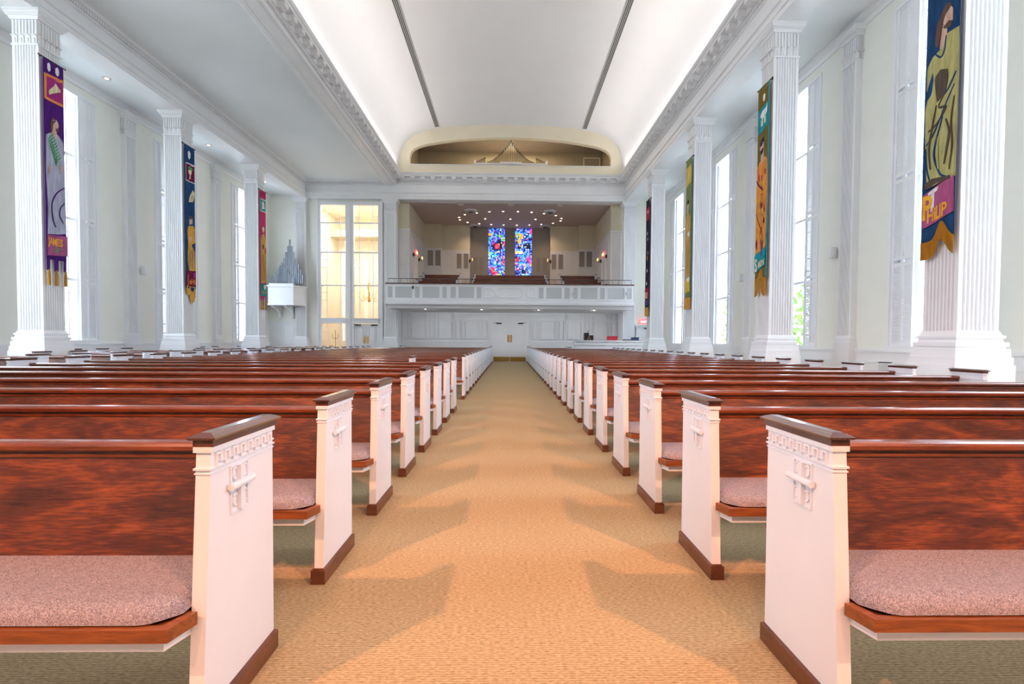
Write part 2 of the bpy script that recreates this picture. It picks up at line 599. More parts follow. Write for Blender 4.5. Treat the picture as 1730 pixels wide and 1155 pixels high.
# right entablature on the columns
t1 = struct('trim_1', MB().prism(cornice_profile(COLX_R, -1, 6.2), 'y', Y0, 25.35), 'white_paint')
dentil_run('y', 4.0, 25.25, COLX_R - 0.02, 8.775, 8.855, -0.055).build('dentil_course', 'white_paint', t1, kind='stuff')
for i in range(44):
    link('modillion', MOD, t1, (COLX_R - 0.085, 3.9 + i * 0.5 - 0.5, 8.915), math.pi)
# beam between the flat aisle ceiling and the vault (left side of the nave)
FB = -5.62
_p = [(-6.15, 8.68), (FB, 8.68), (FB, 8.76), (FB + 0.02, 8.76), (FB + 0.02, 8.86), (FB + 0.09, 8.88), (FB + 0.09, 9.03), (FB + 0.29, 9.04), (FB + 0.29, 9.10), (FB + 0.33, 9.13), (FB + 0.36, 9.2), (FB - 0.2, 9.25), (-6.15, 9.25)]
t2 = struct('trim_2', MB().prism(_p, 'y', Y0, 25.35), 'white_paint')
_mb = MB()
_mb.prism([(-6.15, 8.68), (-6.19, 8.70), (-6.19, 8.76), (-6.27, 8.83), (-6.27, 8.87), (-6.15, 8.87)], 'y', Y0, 25.3)
_mb.build('bed_moulding', 'white_paint', t2)
_mb = MB()
_mb.box(-6.06, -6.03, Y0, 25.2, 8.665, 8.68)
_mb.build('soffit_bead', 'white_paint', t2)
_mb = MB()
_mb.box(-5.74, -5.71, Y0, 25.2, 8.665, 8.68)
_mb.build('soffit_bead', 'white_paint', t2)
dentil_run('y', 4.0, 25.25, FB + 0.02, 8.775, 8.855, 0.055).build('dentil_course', 'white_paint', t2, kind='stuff')
for i in range(44):
    link('modillion', MOD, t2, (FB + 0.085, 3.4 + i * 0.5, 8.915), 0)
# left colonnade entablature carrying the flat ceiling
_f = COLX_L
_p = [(-10.56, 8.0), (_f, 8.0), (_f, 8.13), (_f + 0.02, 8.13), (_f + 0.02, 8.27), (_f + 0.06, 8.30), (_f + 0.06, 8.34), (_f, 8.34), (_f, 8.62), (_f + 0.03, 8.64), (_f + 0.03, 8.68), (_f + 0.02, 8.68), (_f + 0.02, 8.78), (_f + 0.09, 8.80), (_f + 0.12, 8.87), (_f + 0.12, 8.92), (-10.56, 8.92)]
t3 = struct('trim_3', MB().prism(_p, 'y', Y0, 25.35), 'white_paint')
dentil_run('y', 8.0, 25.2, _f + 0.02, 8.69, 8.775, 0.05).build('dentil_course', 'white_paint', t3, kind='stuff')
# rear entablature over the balcony opening
t4 = struct('trim_4', MB().prism([(y, z) for y, z in cornice_profile(YF, -1, 25.85)], 'x', FB - 0.02, COLX_R + 0.02), 'white_paint')
dentil_run('x', FB + 0.05, COLX_R - 0.05, YF - 0.02, 8.775, 8.855, -0.055).build('dentil_course', 'white_paint', t4, kind='stuff')
for i in range(22):
    link('modillion', MOD, t4, (-5.25 + i * 0.5, YF - 0.085, 8.915), -math.pi / 2)
_p = [(25.85, 8.0), (YF, 8.0), (YF, 8.13), (YF - 0.02, 8.13), (YF - 0.02, 8.27), (YF - 0.06, 8.30), (YF - 0.06, 8.34), (YF, 8.34), (YF, 8.62), (YF - 0.03, 8.64), (YF - 0.03, 8.68), (YF - 0.02, 8.68), (YF - 0.02, 8.78), (YF - 0.09, 8.80), (YF - 0.12, 8.87), (YF - 0.12, 8.92), (25.85, 8.92)]
t5 = struct('trim_5', MB().prism(_p, 'x', -10.1, FB - 0.02), 'white_paint')
dentil_run('x', -9.95, -6.2, YF - 0.02, 8.69, 8.775, -0.05).build('dentil_course', 'white_paint', t5, kind='stuff')

# ------------------------------------------------------------------ columns
def fluted_square(w, d, nx, ny, sides, depth=0.03):
    """outline of a square pier from (0,0) to (w,d); sides: set of 'near','far','x0','x1' that carry flutes"""
    pts = []

    def run(p, q, n, inward, on):
        L = math.hypot(q[0] - p[0], q[1] - p[1])
        ux, uy = (q[0] - p[0]) / L, (q[1] - p[1]) / L
        out = [p]
        if on:
            m = 0.045
            step = (L - 2 * m) / n
            for k in range(n):
                a = m + k * step + step * 0.18
                b = m + (k + 1) * step - step * 0.18
                for fr, dp in ((0, 0), (0.12, 0.75), (0.5, 1.0), (0.88, 0.75), (1, 0)):
                    t = a + (b - a) * fr
                    out.append((p[0] + ux * t + inward[0] * depth * dp, p[1] + uy * t + inward[1] * depth * dp))
        return out
    pts += run((0, 0), (w, 0), nx, (0, 1), 'near' in sides)
    pts += run((w, 0), (w, d), ny, (-1, 0), 'x1' in sides)
    pts += run((w, d), (0, d), nx, (0, -1), 'far' in sides)
    pts += run((0, d), (0, 0), ny, (1, 0), 'x0' in sides)
    return pts


def leaf_mesh():
    # acanthus leaf with a curled tip, facing -y
    mb = MB()
    w = 0.052
    prof = [(0.0, 0.0), (-0.012, 0.02), (-0.016, 0.12), (-0.03, 0.165), (-0.055, 0.175), (-0.062, 0.155), (-0.05, 0.15), (-0.035, 0.185), (-0.012, 0.195), (0.0, 0.19)]
    mb.prism(prof, 'x', -w, w)
    mb.prism([(-0.016, 0.01), (-0.026, 0.03), (-0.028, 0.11), (-0.016, 0.13)], 'x', -0.012, 0.012)
    return mb.mesh('leaf', 'white_paint')


LEAF = leaf_mesh()


def make_column(name, x0, y0, w, d, sides, label, leaves, base_k=1.0, group='fluted columns'):
    """x0,y0: min corner of the shaft"""
    cx, cy = x0 + w / 2, y0 + d / 2
    t = thing(name, (cx, cy, 0), label, 'column', group)
    ol = fluted_square(w, d, 8 if w > 0.3 else 3, 8 if d > 0.3 else 3, sides)
    MB().prism([(px - w / 2, py - d / 2) for px, py in ol], 'z', 1.28, 7.29).build('shaft', 'white_paint', t)
    b = MB()
    k = base_k

    def ex(e, z0, z1, e2=None):
        e2 = e if e2 is None else e2
        b.frustum((-w / 2 - e, w / 2 + e, -d / 2 - e, d / 2 + e), z0, (-w / 2 - e2, w / 2 + e2, -d / 2 - e2, d / 2 + e2), z1)
    ex(0.12 * k, 0.0, 0.84)
    ex(0.105 * k, 0.84, 0.94)
    ex(0.09 * k, 0.94, 1.05, 0.085 * k)
    ex(0.055 * k, 1.05, 1.075)
    ex(0.075 * k, 1.075, 1.13, 0.075 * k)
    ex(0.04 * k, 1.13, 1.18, 0.03 * k)
    ex(0.05 * k, 1.18, 1.215)
    ex(0.03 * k, 1.215, 1.28, 0.004)
    b.build('base', 'white_paint', t)
    c = MB()

    def cx_(e, z0, z1, e2=None):
        e2 = e if e2 is None else e2
        c.frustum((-w / 2 - e, w / 2 + e, -d / 2 - e, d / 2 + e), z0, (-w / 2 - e2, w / 2 + e2, -d / 2 - e2, d / 2 + e2), z1)
    cx_(0.018, 7.27, 7.30)
    cx_(-0.004, 7.30, 7.84)
    cx_(0.02, 7.80, 7.86, 0.05)
    cx_(0.07, 7.86, 7.90)
    cx_(0.085, 7.90, 7.95, 0.10)
    cx_(0.11, 7.95, 7.998)
    cap = c.build('capital', 'white_paint', t)
    for sd in leaves:
        L = w if sd in ('near', 'far') else d
        n = 4 if L > 0.3 else 2
        rot = {'near': 0, 'far': math.pi, 'x0': -math.pi / 2, 'x1': math.pi / 2}[sd]
        for q in range(n):
            u = -L / 2 + (q + 0.5) * L / n
            pos = {'near': (u, -d / 2), 'far': (u, d / 2), 'x0': (-w / 2, u), 'x1': (w / 2, u)}[sd]
            link('leaf', LEAF, cap, (pos[0], pos[1], 7.30), rot)
        tg = MB()
        for q in range(2 * n):
            u = -L / 2 + (q + 0.5) * L / (2 * n)
            hw = L / (2 * n) * 0.32
            if sd == 'near':
                tg.box(u - hw, u + hw, -d / 2 - 0.016, -d / 2, 7.5, 7.79)
            elif sd == 'far':
                tg.box(u - hw, u + hw, d / 2, d / 2 + 0.016, 7.5, 7.79)
            elif sd == 'x0':
                tg.box(-w / 2 - 0.016, -w / 2, u - hw, u + hw, 7.5, 7.79)
            else:
                tg.box(w / 2, w / 2 + 0.016, u - hw, u + hw, 7.5, 7.79)
        tg.build('tongue_band', 'white_paint', cap, kind='stuff')
    return t


BAN_R = ['navy and mauve banner', 'moss and flame coloured banner', 'sage and tan banner', 'black and red banner']
BAN_L = ['purple banner', 'navy and gold banner', 'crimson and teal banner']
for i in range(4):
    make_column('column', COLX_R, COL_Y[i], COLA, COLA, {'near', 'x0', 'x1'}, 'white fluted square column carrying the ' + BAN_R[i], ('near', 'x0'))
for i in range(1, 4):
    make_column('column', COLX_L - COLA, COL_Y[i], COLA, COLA, {'near', 'x0', 'x1'}, 'white fluted square column carrying the ' + BAN_L[i - 1], ('near', 'x1'))
# pilasters in the rear plane
make_column('pilaster', 5.60, YF, 0.58, 0.5, {'near', 'x0'}, 'white fluted pilaster at the counter end of the balcony', ('near',), 0.9)
make_column('pilaster', -6.18, YF, 0.58, 0.5, {'near', 'x1'}, 'white fluted pilaster between the balcony and the glass vestibule screen', ('near',), 0.9)
make_column('pilaster', -10.5, YF, 0.52, 0.5, {'near', 'x1'}, 'white fluted pilaster between the wall organ and the glass vestibule screen', ('near',), 0.9)
# responds on the side walls
for i in (1, 2, 3):
    y = COL_Y[i] + 0.05
    make_column('pilaster', WALL_R - 0.14, y, 0.14, 0.46, {'x0'}, 'flat fluted wall pilaster behind the column with the ' + BAN_R[i], ('x0', 'near'), 0.6, 'wall pilasters')
for i in (2, 3):
    y = COL_Y[i] + 0.05
    make_column('pilaster', WALL_L, y, 0.14, 0.46, {'x1'}, 'flat fluted wall pilaster behind the column with the ' + BAN_L[i - 1], ('x1', 'near'), 0.6, 'wall pilasters')

# ------------------------------------------------------------------ side windows with louvred shutters
def louvre_mesh(wd, ht):
    mb = MB()
    n = int(ht / 0.045)
    for k in range(n):
        z = -ht / 2 + (k + 0.5) * ht / n
        mb.add([(-0.006, -wd / 2, z + 0.016), (0.010, -wd / 2, z - 0.020), (0.010, wd / 2, z - 0.020), (-0.006, wd / 2, z + 0.016),
                (0.000, -wd / 2, z + 0.018), (0.016, -wd / 2, z - 0.018), (0.016, wd / 2, z - 0.018), (0.000, wd / 2, z + 0.018)],
               [(0, 1, 2, 3), (7, 6, 5, 4), (0, 4, 5, 1), (2, 6, 7, 3), (0, 3, 7, 4), (1, 5, 6, 2)])
    return mb.mesh('louvre', 'white_paint')


TIER = [(1.03, 2.72), (2.72, 4.36), (4.36, 6.08), (6.08, 7.75)]
LOUV = [louvre_mesh(0.20, b - a - 0.20) for a, b in TIER]


def make_window(idx, x_in, out, c):
    """window in a side wall; out: direction to the outdoors (+1/-1)"""
    w = bpy.data.objects.new('window_%d' % idx, None)
    COL.objects.link(w)
    w.location = (x_in, c, 0)
    w['kind'] = 'structure'

    def bx(mb, a, b, y0, y1, z0, z1):
        lo, hi = sorted((a * out, b * out))
        mb.box(lo, hi, y0, y1, z0, z1)
    fr = MB()
    bx(fr, -0.03, 0.25, -WIN_W, -WIN_W + 0.05, WIN_Z0 + 0.03, WIN_Z1 - 0.06)
    bx(fr, -0.03, 0.25, WIN_W - 0.05, WIN_W, WIN_Z0 + 0.03, WIN_Z1 - 0.06)
    bx(fr, -0.03, 0.25, -WIN_W, WIN_W, WIN_Z1 - 0.06, WIN_Z1)
    bx(fr, -0.06, 0.25, -WIN_W - 0.03, WIN_W + 0.03, WIN_Z0 - 0.04, WIN_Z0 + 0.03)
    bx(fr, 0.14, 0.22, -WIN_W + 0.05, -0.60, WIN_Z0, WIN_Z1)      # blind wall strip behind each shutter
    bx(fr, 0.14, 0.22, 0.60, WIN_W - 0.05, WIN_Z0, WIN_Z1)
    fr.build('window_frame', 'white_paint', w)
    for a, b in TIER[1:]:
        m = MB()
        bx(m, 0.12, 0.24, -0.62, 0.62, a - 0.035, a + 0.035)
        m.build('transom', 'white_paint', w)
    # panes, each with leaded border bars
    for a, b in TIER:
        g = MB()
        bx(g, 0.17, 0.176, -0.60, 0.60, a + 0.035, b - 0.035)
        p = g.build('pane', 'window_glass', w)
        m = MB()
        for yy in (-0.36, 0.36):
            bx(m, 0.155, 0.185, yy - 0.017, yy + 0.017, a, b)
        h = b - a
        for fz in (0.17, 0.36, 0.78):
            bx(m, 0.157, 0.183, -0.60, -0.36, a + h * fz - 0.014, a + h * fz + 0.014)
            bx(m, 0.157, 0.183, 0.36, 0.60, a + h * fz - 0.014, a + h * fz + 0.014)
        m.build('muntin', 'white_paint', p)
    # shutters, one each side
    for s in (-1, 1):
        sh = MB()
        y_in, y_out = 0.56 * s, (WIN_W - 0.05) * s
        ymid = (y_in + y_out) / 2
        for yy in (y_in + 0.03 * s, ymid, y_out - 0.03 * s):
            bx(sh, 0.0, 0.035, yy - 0.03, yy + 0.03, WIN_Z0 + 0.03, WIN_Z1 - 0.06)
        lo, hi = sorted((y_in, y_out))
        for k, (a, b) in enumerate(TIER):
            bx(sh, 0.004, 0.032, lo + 0.002, hi - 0.002, a + 0.032, a + 0.10)
            bx(sh, 0.004, 0.032, lo + 0.002, hi - 0.002, b - 0.10, b - 0.022)
        so = sh.build('shutter', 'white_paint', w)
        for k, (a, b) in enumerate(TIER):
            for yc in ((y_in + 0.06 * s + ymid - 0.03 * s) / 2, (ymid + 0.03 * s + y_out - 0.06 * s) / 2):
                lv = link('louvre', LOUV[k], so, (0.016 * out, yc, (a + b) / 2), 0 if out > 0 else math.pi, kind='stuff')
    return w


_i = 1
for c in WIN_C[1:]:
    make_window(_i, WALL_R, 1, c)
    _i += 1
for c in WIN_C[2:]:
    make_window(_i, WALL_L, -1, c)
    _i += 1

# ------------------------------------------------------------------ rear gable of the vault with the organ loft opening
OPEN_T = [(-4.935, 9.69), (-4.93, 10.10), (-4.86, 10.32), (-4.70, 10.48), (-4.45, 10.59), (-4.13, 10.68), (-3.4, 10.81), (-2.6, 10.92), (-1.7, 10.99), (-0.8, 11.035), (0, 11.05)]
OPEN_T = OPEN_T + [(-x, z) for x, z in reversed(OPEN_T[:-1])]


def interp(poly, x):
    for (xa, za), (xb, zb) in zip(poly, poly[1:]):
        if xa <= x <= xb and xb > xa:
            return za + (zb - za) * (x - xa) / (xb - xa)
    return poly[0][1]


_w = MB()
_w.box(-5.6, 5.6, YF + 0.02, 25.62, 9.1, 9.69)
_xs = sorted(set([x for x, z in OPEN_T] + [x for x, z in VAULT if abs(x) < 4.93]))
for xa, xb in zip(_xs, _xs[1:]):
    if xb - xa < 1e-4:
        continue
    za, zb = interp(OPEN_T, xa), interp(OPEN_T, xb)
    if xa == -4.935:
        za = 10.10
    if xb == 4.935:
        zb = 10.10
    _w.prism([(xa, za), (xb, zb), (xb, interp(VAULT, xb) + 0.1), (xa, interp(VAULT, xa) + 0.1)], 'y', YF + 0.02, 25.62)
for s in (-1, 1):
    for xa, xb in ((4.935, 5.0), (5.0, 5.25), (5.25, 5.4), (5.4, 5.52)):
        _w.prism([(s * xa, 9.69), (s * xb, 9.69), (s * xb, interp(VAULT, -xb) + 0.1 if xb < 5.5 else 9.8), (s * xa, interp(VAULT, -xa) + 0.1)], 'y', YF + 0.02, 25.62)
gable = struct('wall_gable', _w, 'arch_cream')
MB().box(-4.93, 4.93, YF - 0.01, 25.65, 9.69, 9.715).build('ledge', 'white_paint', gable)

_l = MB()
_l.box(-5.3, 5.3, 29.0, 29.15, 9.5, 12.0)
_l.box(-5.3, -5.15, 25.62, 29.0, 9.5, 12.0)
_l.box(5.15, 5.3, 25.62, 29.0, 9.5, 12.0)
struct('wall_loft', _l, 'loft_taupe')
_l = MB()
_l.box(-5.3, 5.3, 25.62, 29.15, 11.65, 12.1)
struct('ceiling_loft', _l, 'taupe_wall')
struct('floor_loft', MB().box(-5.3, 5.3, 25.62, 29.15, 9.4, 9.72), 'taupe_wall')
d = bpy.data.objects.new('door_1', None)
COL.objects.link(d)
d.location = (4.55, 28.99, 9.72)
d['kind'] = 'structure'
MB().box(-0.42, 0.42, -0.03, 0.0, 0, 1.65).build('door_leaf', 'loft_taupe', d)
_c = MB()
_c.box(-0.48, -0.42, -0.05, 0.0, 0, 1.71)
_c.box(0.42, 0.48, -0.05, 0.0, 0, 1.71)
_c.box(-0.42, 0.42, -0.05, 0.0, 1.65, 1.71)
_c.build('casing', 'arch_cream', d)
MB().cyl((0.36, -0.05, 0.8), (0.36, -0.03, 0.8), 0.03).build('door_handle', 'brass', d)

# organ pipes in the loft
t = thing('organ_pipe_rank', (0, 26.4, 9.72), 'fan of dark tipped organ pipes in the arched loft opening', 'organ')
b = MB()
b.box(-1.85, 1.85, -0.14, 0.16, 0.34, 0.42)
b.box(-0.55, 0.55, -0.18, -0.02, 0.34, 0.47)
for x in (-1.84, 1.84):
    b.box(x - 0.03, x + 0.03, -0.16, 0.18, 0.0, 0.56)
b.build('wind_chest', 'white_paint', t)
b = MB()
b.box(-1.8, 1.8, -0.05, 0.10, 0.0, 0.34)
b.build('chest_base', 'taupe_wall', t)
_px = []
x = 0.0
while x < 1.21:
    _px.append(x)
    x += 0.098 - 0.045 * min(1, x / 1.1)
for s in (-1, 1):
    for k, x in enumerate(_px):
        if s > 0 and k == 0:
            continue
        u = x / 1.22
        h = 0.10 + 1.14 * (1 - u) ** 1.75
        r = 0.036 - 0.013 * u
        p = MB()
        p.cyl((0, 0, 0.42), (0, 0, 0.46), r * 0.35, r, 8, 0)
        p.cyl((0, 0, 0.46), (0, 0, 0.42 + h * 0.83), r, r, 8, 0)
        p.cyl((0, 0, 0.42 + h * 0.83), (0, 0, 0.42 + h), r * 1.12, r * 1.12, 8, 1)
        p.build('pipe', ['gold_pipe', 'pipe_dark'], t, (s * x, 0.0, 0))
    for k in range(9):
        h = 0.32 - 0.026 * k
        p = MB()
        p.cyl((0, 0, 0.42), (0, 0, 0.42 + h * 0.75), 0.018, 0.018, 8, 0)
        p.cyl((0, 0, 0.42 + h * 0.75), (0, 0, 0.42 + h), 0.021, 0.021, 8, 1)
        p.build('pipe', ['gold_pipe', 'pipe_dark'], t, (s * (1.30 + k * 0.052), 0.0, 0))

# ------------------------------------------------------------------ rear walls of the side aisles and the vestibule screen
_w = MB()
_w.box(WALL_L - 0.3, -10.4, 25.5, 25.75, 0, 8.6)
wl = struct('wall_rear_left', _w, 'cream_wall')
_d = MB()
_d.box(WALL_L, -10.5, 25.44, 25.5, 0, 1.95)
_d.box(WALL_L, -10.5, 25.40, 25.5, 1.95, 2.02)
_d.build('wainscot', 'white_paint', wl)
for xa, xb in ((-11.7, -11.25), (-11.15, -10.6)):
    _d = MB()
    for a, bb, z0, z1 in ((xa, xa + 0.03, 0.9, 1.8), (xb - 0.03, xb, 0.9, 1.8), (xa, xb, 0.9, 0.93), (xa, xb, 1.77, 1.8)):
        _d.box(a, bb, 25.425, 25.44, z0, z1)
    _d.build('panel_moulding', 'white_paint', wl)
_w = MB()
_w.box(6.1, WALL_R + 0.3, 25.5, 25.75, 0, 8.6)
wr = struct('wall_rear_right', _w, 'cream_wall')
_d = MB()
_d.box(6.1, WALL_R, 25.45, 25.5, 0, 0.95)
_d.box(6.1, WALL_R, 25.42, 25.5, 0.95, 1.0)
_d.build('wainscot', 'white_paint', wr)
dr = bpy.data.objects.new('door_2', None)
COL.objects.link(dr)
dr.location = (6.65, 25.45, 0)
dr['kind'] = 'structure'
MB().box(-0.30, 0.30, -0.03, 0.02, 0.0, 1.84).build('door_leaf', 'white_paint', dr)
_c = MB()
_c.box(-0.36, -0.30, -0.06, 0.02, 0, 1.84)
_c.box(0.30, 0.36, -0.06, 0.02, 0, 1.84)
_c.box(-0.42, 0.42, -0.10, 0.02, 1.84, 1.92)
_c.box(-0.46, 0.46, -0.16, 0.02, 1.92, 1.99)
_c.build('casing', 'white_paint', dr)
MB().box(0.05, 0.30, -0.13, -0.03, 1.76, 1.82).build('door_closer', 'black', dr)

# screen wall: strips beside the glazed screen
_w = MB()
_w.box(-10.0, -9.46, 25.5, 25.75, 0, 8.2)
_w.box(-6.30, -6.0, 25.5, 25.75, 0, 8.2)
_w.box(-9.46, -6.30, 25.5, 25.75, 7.9, 8.2)
struct('wall_screen', _w, 'cream_wall')
sc_ = bpy.data.objects.new('window_8', None)
COL.objects.link(sc_)
sc_.location = (-7.88, 25.4, 0)
sc_['kind'] = 'structure'
OX = 7.88


def sb(mb, xa, xb, ya, yb, za, zb):
    mb.box(xa + OX, xb + OX, ya, yb, za, zb)


_f = MB()
sb(_f, -9.46, -9.29, 0, 0.2, 0, 7.72)
sb(_f, -8.09, -7.69, 0, 0.2, 0, 7.72)
sb(_f, -7.93, -7.85, -0.04, 0.0, 0, 7.9)
sb(_f, -6.50, -6.30, 0, 0.2, 0, 7.72)
sb(_f, -9.46, -6.30, 0, 0.2, 7.72, 7.9)
sb(_f, -9.50, -9.40, -0.04, 0.0, 0, 7.95)
sb(_f, -6.38, -6.26, -0.04, 0.0, 0, 7.95)
_f.build('window_frame', 'white_paint', sc_)
for xa, xb in ((-9.29, -8.09), (-7.69, -6.50)):
    m = MB()
    sb(m, xa - 0.05, xb + 0.05, -0.05, 0.2, 1.93, 2.18)
    sb(m, xa - 0.08, xb + 0.08, -0.08, 0.2, 2.13, 2.19)
    m.build('transom', 'white_paint', sc_)
    for zz in (3.80, 5.42, 6.86):
        m = MB()
        sb(m, xa, xb, 0.05, 0.15, zz - 0.03, zz + 0.03)
        m.build('transom', 'white_paint', sc_)
    levels = [2.18, 3.80, 5.42, 6.86, 7.72]
    if xa < -8:
        levels = [0.0] + [1.93] + levels
    pr = list(zip(levels, levels[1:]))
    for za, zb in pr:
        if (za, zb) == (1.93, 2.18):
            continue
        g = MB()
        sb(g, xa, xb, 0.10, 0.106, za, zb)
        p = g.build('pane', 'window_glass', sc_)
        m = MB()
        for xx in (xa + 0.27, xb - 0.27):
            sb(m, xx - 0.012, xx + 0.012, 0.085, 0.12, za, zb)
        h = zb - za
        fr = (0.55, 0.78) if h > 1 else (0.35,)
        for q in fr:
            for x2, x3 in ((xa, xa + 0.27), (xb - 0.27, xb)):
                sb(m, x2, x3, 0.087, 0.118, za + h * q - 0.01, za + h * q + 0.01)
        m.build('muntin', 'white_paint', p)


def double_door(idx, loc, hw, top, casing=True, kick=True):
    d = bpy.data.objects.new('door_%d' % idx, None)
    COL.objects.link(d)
    d.location = loc
    d['kind'] = 'structure'
    for s in (-1, 1):
        a, b = sorted((s * 0.006, s * hw))
        lf = MB().box(a, b, -0.02, 0.03, 0.0, top).build('door_leaf', 'white_paint', d)
        st = 0.13
        rails = [0.27 * top / 2.09, 0.62 * top / 2.09, 0.78 * top / 2.09, 0.98 * top / 2.09, 1.12 * top / 2.09, top - 0.13]
        for za, zb in ((rails[0], rails[1]), (rails[2], rails[3]), (rails[4], rails[5])):
            m = MB()
            for x0, x1, z0, z1 in ((a + st, a + st + 0.02, za, zb), (b - st - 0.02, b - st, za, zb), (a + st, b - st, za, za + 0.02), (a + st, b - st, zb - 0.02, zb)):
                m.box(x0, x1, -0.05, -0.02, z0, z1)
            m.box(a + st + 0.045, b - st - 0.045, -0.045, -0.02, za + 0.045, zb - 0.045)
            m.build('door_panel', 'white_paint', lf)
        hx = s * 0.075
        MB().box(hx - 0.045, hx + 0.045, -0.032, -0.02, top * 0.50, top * 0.685).build('push_plate', 'brass', lf)
        if kick:
            MB().box(a + 0.01, b - 0.01, -0.03, -0.02, 0.02, 0.26).build('kick_plate', 'kick_brass', lf)
        c = MB()
        cxx = s * hw * 0.66
        c.box(cxx - 0.14, cxx + 0.14, -0.09, -0.02, top - 0.075, top - 0.015)
        c.box(min(cxx, s * hw), max(cxx, s * hw), -0.07, -0.055, top - 0.02, top - 0.005)
        c.build('door_closer', 'black', lf)
    MB().box(-hw, hw, 0.035, 0.06, 0.0, top).build('leak_backing', 'white_paint', d)  # backing added to stop light leaking between the leaves
    if casing:
        c = MB()
        for s in (-1, 1):
            a, b = sorted((s * hw, s * (hw + 0.15)))
            c.box(a, b, -0.06, 0.03, 0, top + 0.14)
            a, b = sorted((s * (hw + 0.12), s * (hw + 0.17)))
            c.box(a, b, -0.09, 0.03, 0, top + 0.19)
        c.box(-hw, hw, -0.06, 0.03, top, top + 0.14)
        c.box(-hw - 0.17, hw + 0.17, -0.09, 0.03, top + 0.14, top + 0.19)
        c.build('casing', 'white_paint', d)
    return d


double_door(3, (-7.095, 25.46, 0), 0.59, 1.90, casing=False, kick=False)
double_door(4, (0, YR - 0.03, 0), 0.87, 2.09)

# vestibule behind the screen
_w = MB()
_w.box(-10.4, -6.0, 30.4, 30.6, 0, 8.2)
_w.box(-10.4, -10.2, 25.75, 30.4, 0, 8.2)
_w.box(-6.2, -6.0, 25.75, 30.4, 0, 8.2)
_w.box(-9.0, -8.75, 28.2, 28.5, 0, 6.5)
struct('wall_vestibule', _w, 'vestibule_cream')
struct('floor_vestibule', MB().box(-10.4, -6.0, 27.4, 30.6, -0.12, 0), 'carpet')
_w = MB()
_w.box(-10.4, -6.0, 25.6, 30.6, 8.2, 8.6)
struct('ceiling_vestibule', _w, 'vestibule_cream')
_w = MB()
_w.box(-10.2, -6.2, 29.3, 30.4, 6.95, 7.35)
struct('trim_6', _w, 'balcony_cream')
lamp('AREA', (-8.0, 27.6, 8.1), 230, (1.0, 0.93, 0.82), 2.5, (-8.0, 27.6, 0))
# chandelier seen through the screen
t = thing('chandelier', (-7.75, 28.4, 3.75), 'amber chandelier hanging behind the glass vestibule screen', 'chandelier')
MB().cyl((0, 0, 0.5), (0, 0, 4.0), 0.012, n=6).build('chain', 'brass', t)
MB().lathe([(0.03, -0.55), (0.10, -0.45), (0.05, -0.3), (0.04, 0.1), (0.10, 0.25), (0.03, 0.5)], 12).build('stem', 'brass', t)
for k in range(10):
    a = 2 * math.pi * k / 10
    R_ = 0.62 if k % 2 else 0.42
    zz = -0.2 if k % 2 else 0.12
    m = MB()
    m.tube([(0.03 * math.cos(a), 0.03 * math.sin(a), -0.25), (R_ * 0.6 * math.cos(a), R_ * 0.6 * math.sin(a), -0.42 + zz * 0.5), (R_ * math.cos(a), R_ * math.sin(a), zz)], 0.014)
    ar = m.build('arm', 'brass', t)
    MB().lathe([(0.02, 0.0), (0.035, 0.05), (0.025, 0.14), (0.004, 0.2)], 8, (R_ * math.cos(a), R_ * math.sin(a))).build('candle_bulb', 'crystal_amber', ar, (0, 0, zz))
    MB().lathe([(0.004, -0.14), (0.028, -0.07), (0.004, 0.0)], 6, (R_ * math.cos(a), R_ * math.sin(a))).build('crystal_drop', 'crystal_amber', ar, (0, 0, zz))
t = thing('candle_stand', (-8.9, 26.3, 0), 'thin iron floor stand behind the lower vestibule glass', 'stand')
MB().cyl((0, 0, 0.02), (0, 0, 1.62), 0.012, n=6).build('pole', 'iron', t)
MB().lathe([(0.16, 0.0), (0.15, 0.02), (0.02, 0.03)], 12).build('base', 'iron', t)
for s in (-1, 1):
    MB().tube([(0, 0, 1.2), (s * 0.1, 0, 1.18), (s * 0.16, 0, 1.3), (s * 0.13, 0, 1.42)], 0.01).build('arm', 'iron', t)

# ------------------------------------------------------------------ balcony
PX_ = 5.76
PY_ = 24.0
par = struct('wall_balcony', MB().box(-PX_, PX_, PY_ + 0.03, PY_ + 0.20, 2.70, 3.74), 'white_paint')
_m = MB()
_m.prism([(PY_ + 0.2, 2.62), (PY_ + 0.16, 2.62), (PY_ + 0.12, 2.70), (PY_ + 0.02, 2.72), (PY_ - 0.04, 2.78), (PY_ - 0.08, 2.80), (PY_ - 0.08, 2.90), (PY_, 2.93), (PY_ + 0.03, 2.98), (PY_ + 0.2, 2.98)], 'x', -PX_ - 0.04, PX_ + 0.04)
_m.build('base_moulding', 'white_paint', par)
MB().box(-PX_, PX_, PY_, PY_ + 0.03, 3.62, 3.74).build('top_rail_band', 'white_paint', par)
MB().box(-PX_, PX_, PY_, PY_ + 0.03, 2.98, 3.10).build('lower_rail_band', 'white_paint', par)
MB().box(-PX_ - 0.05, PX_ + 0.05, PY_ - 0.05, PY_ + 0.24, 3.74, 3.785).build('capping', 'cap_wood', par)
PANX = [(-5.70, -5.475), (-5.35, -4.57), (-4.43, -4.22), (-4.08, -3.30), (-3.16, -2.96), (-2.78, -2.54), (-2.41, -1.69), (-1.56, -1.34)]
_stiles = [(-PX_, -5.70)]
for (a, b), (c, d2) in zip(PANX, PANX[1:]):
    _stiles.append((b, c))
_stiles.append((-1.34, -1.22))
for a, b in _stiles:
    for s in (-1, 1):
        lo, hi = sorted((s * a, s * b))
        MB().box(lo, hi, PY_, PY_ + 0.03, 3.10, 3.62).build('stile', 'white_paint', par)
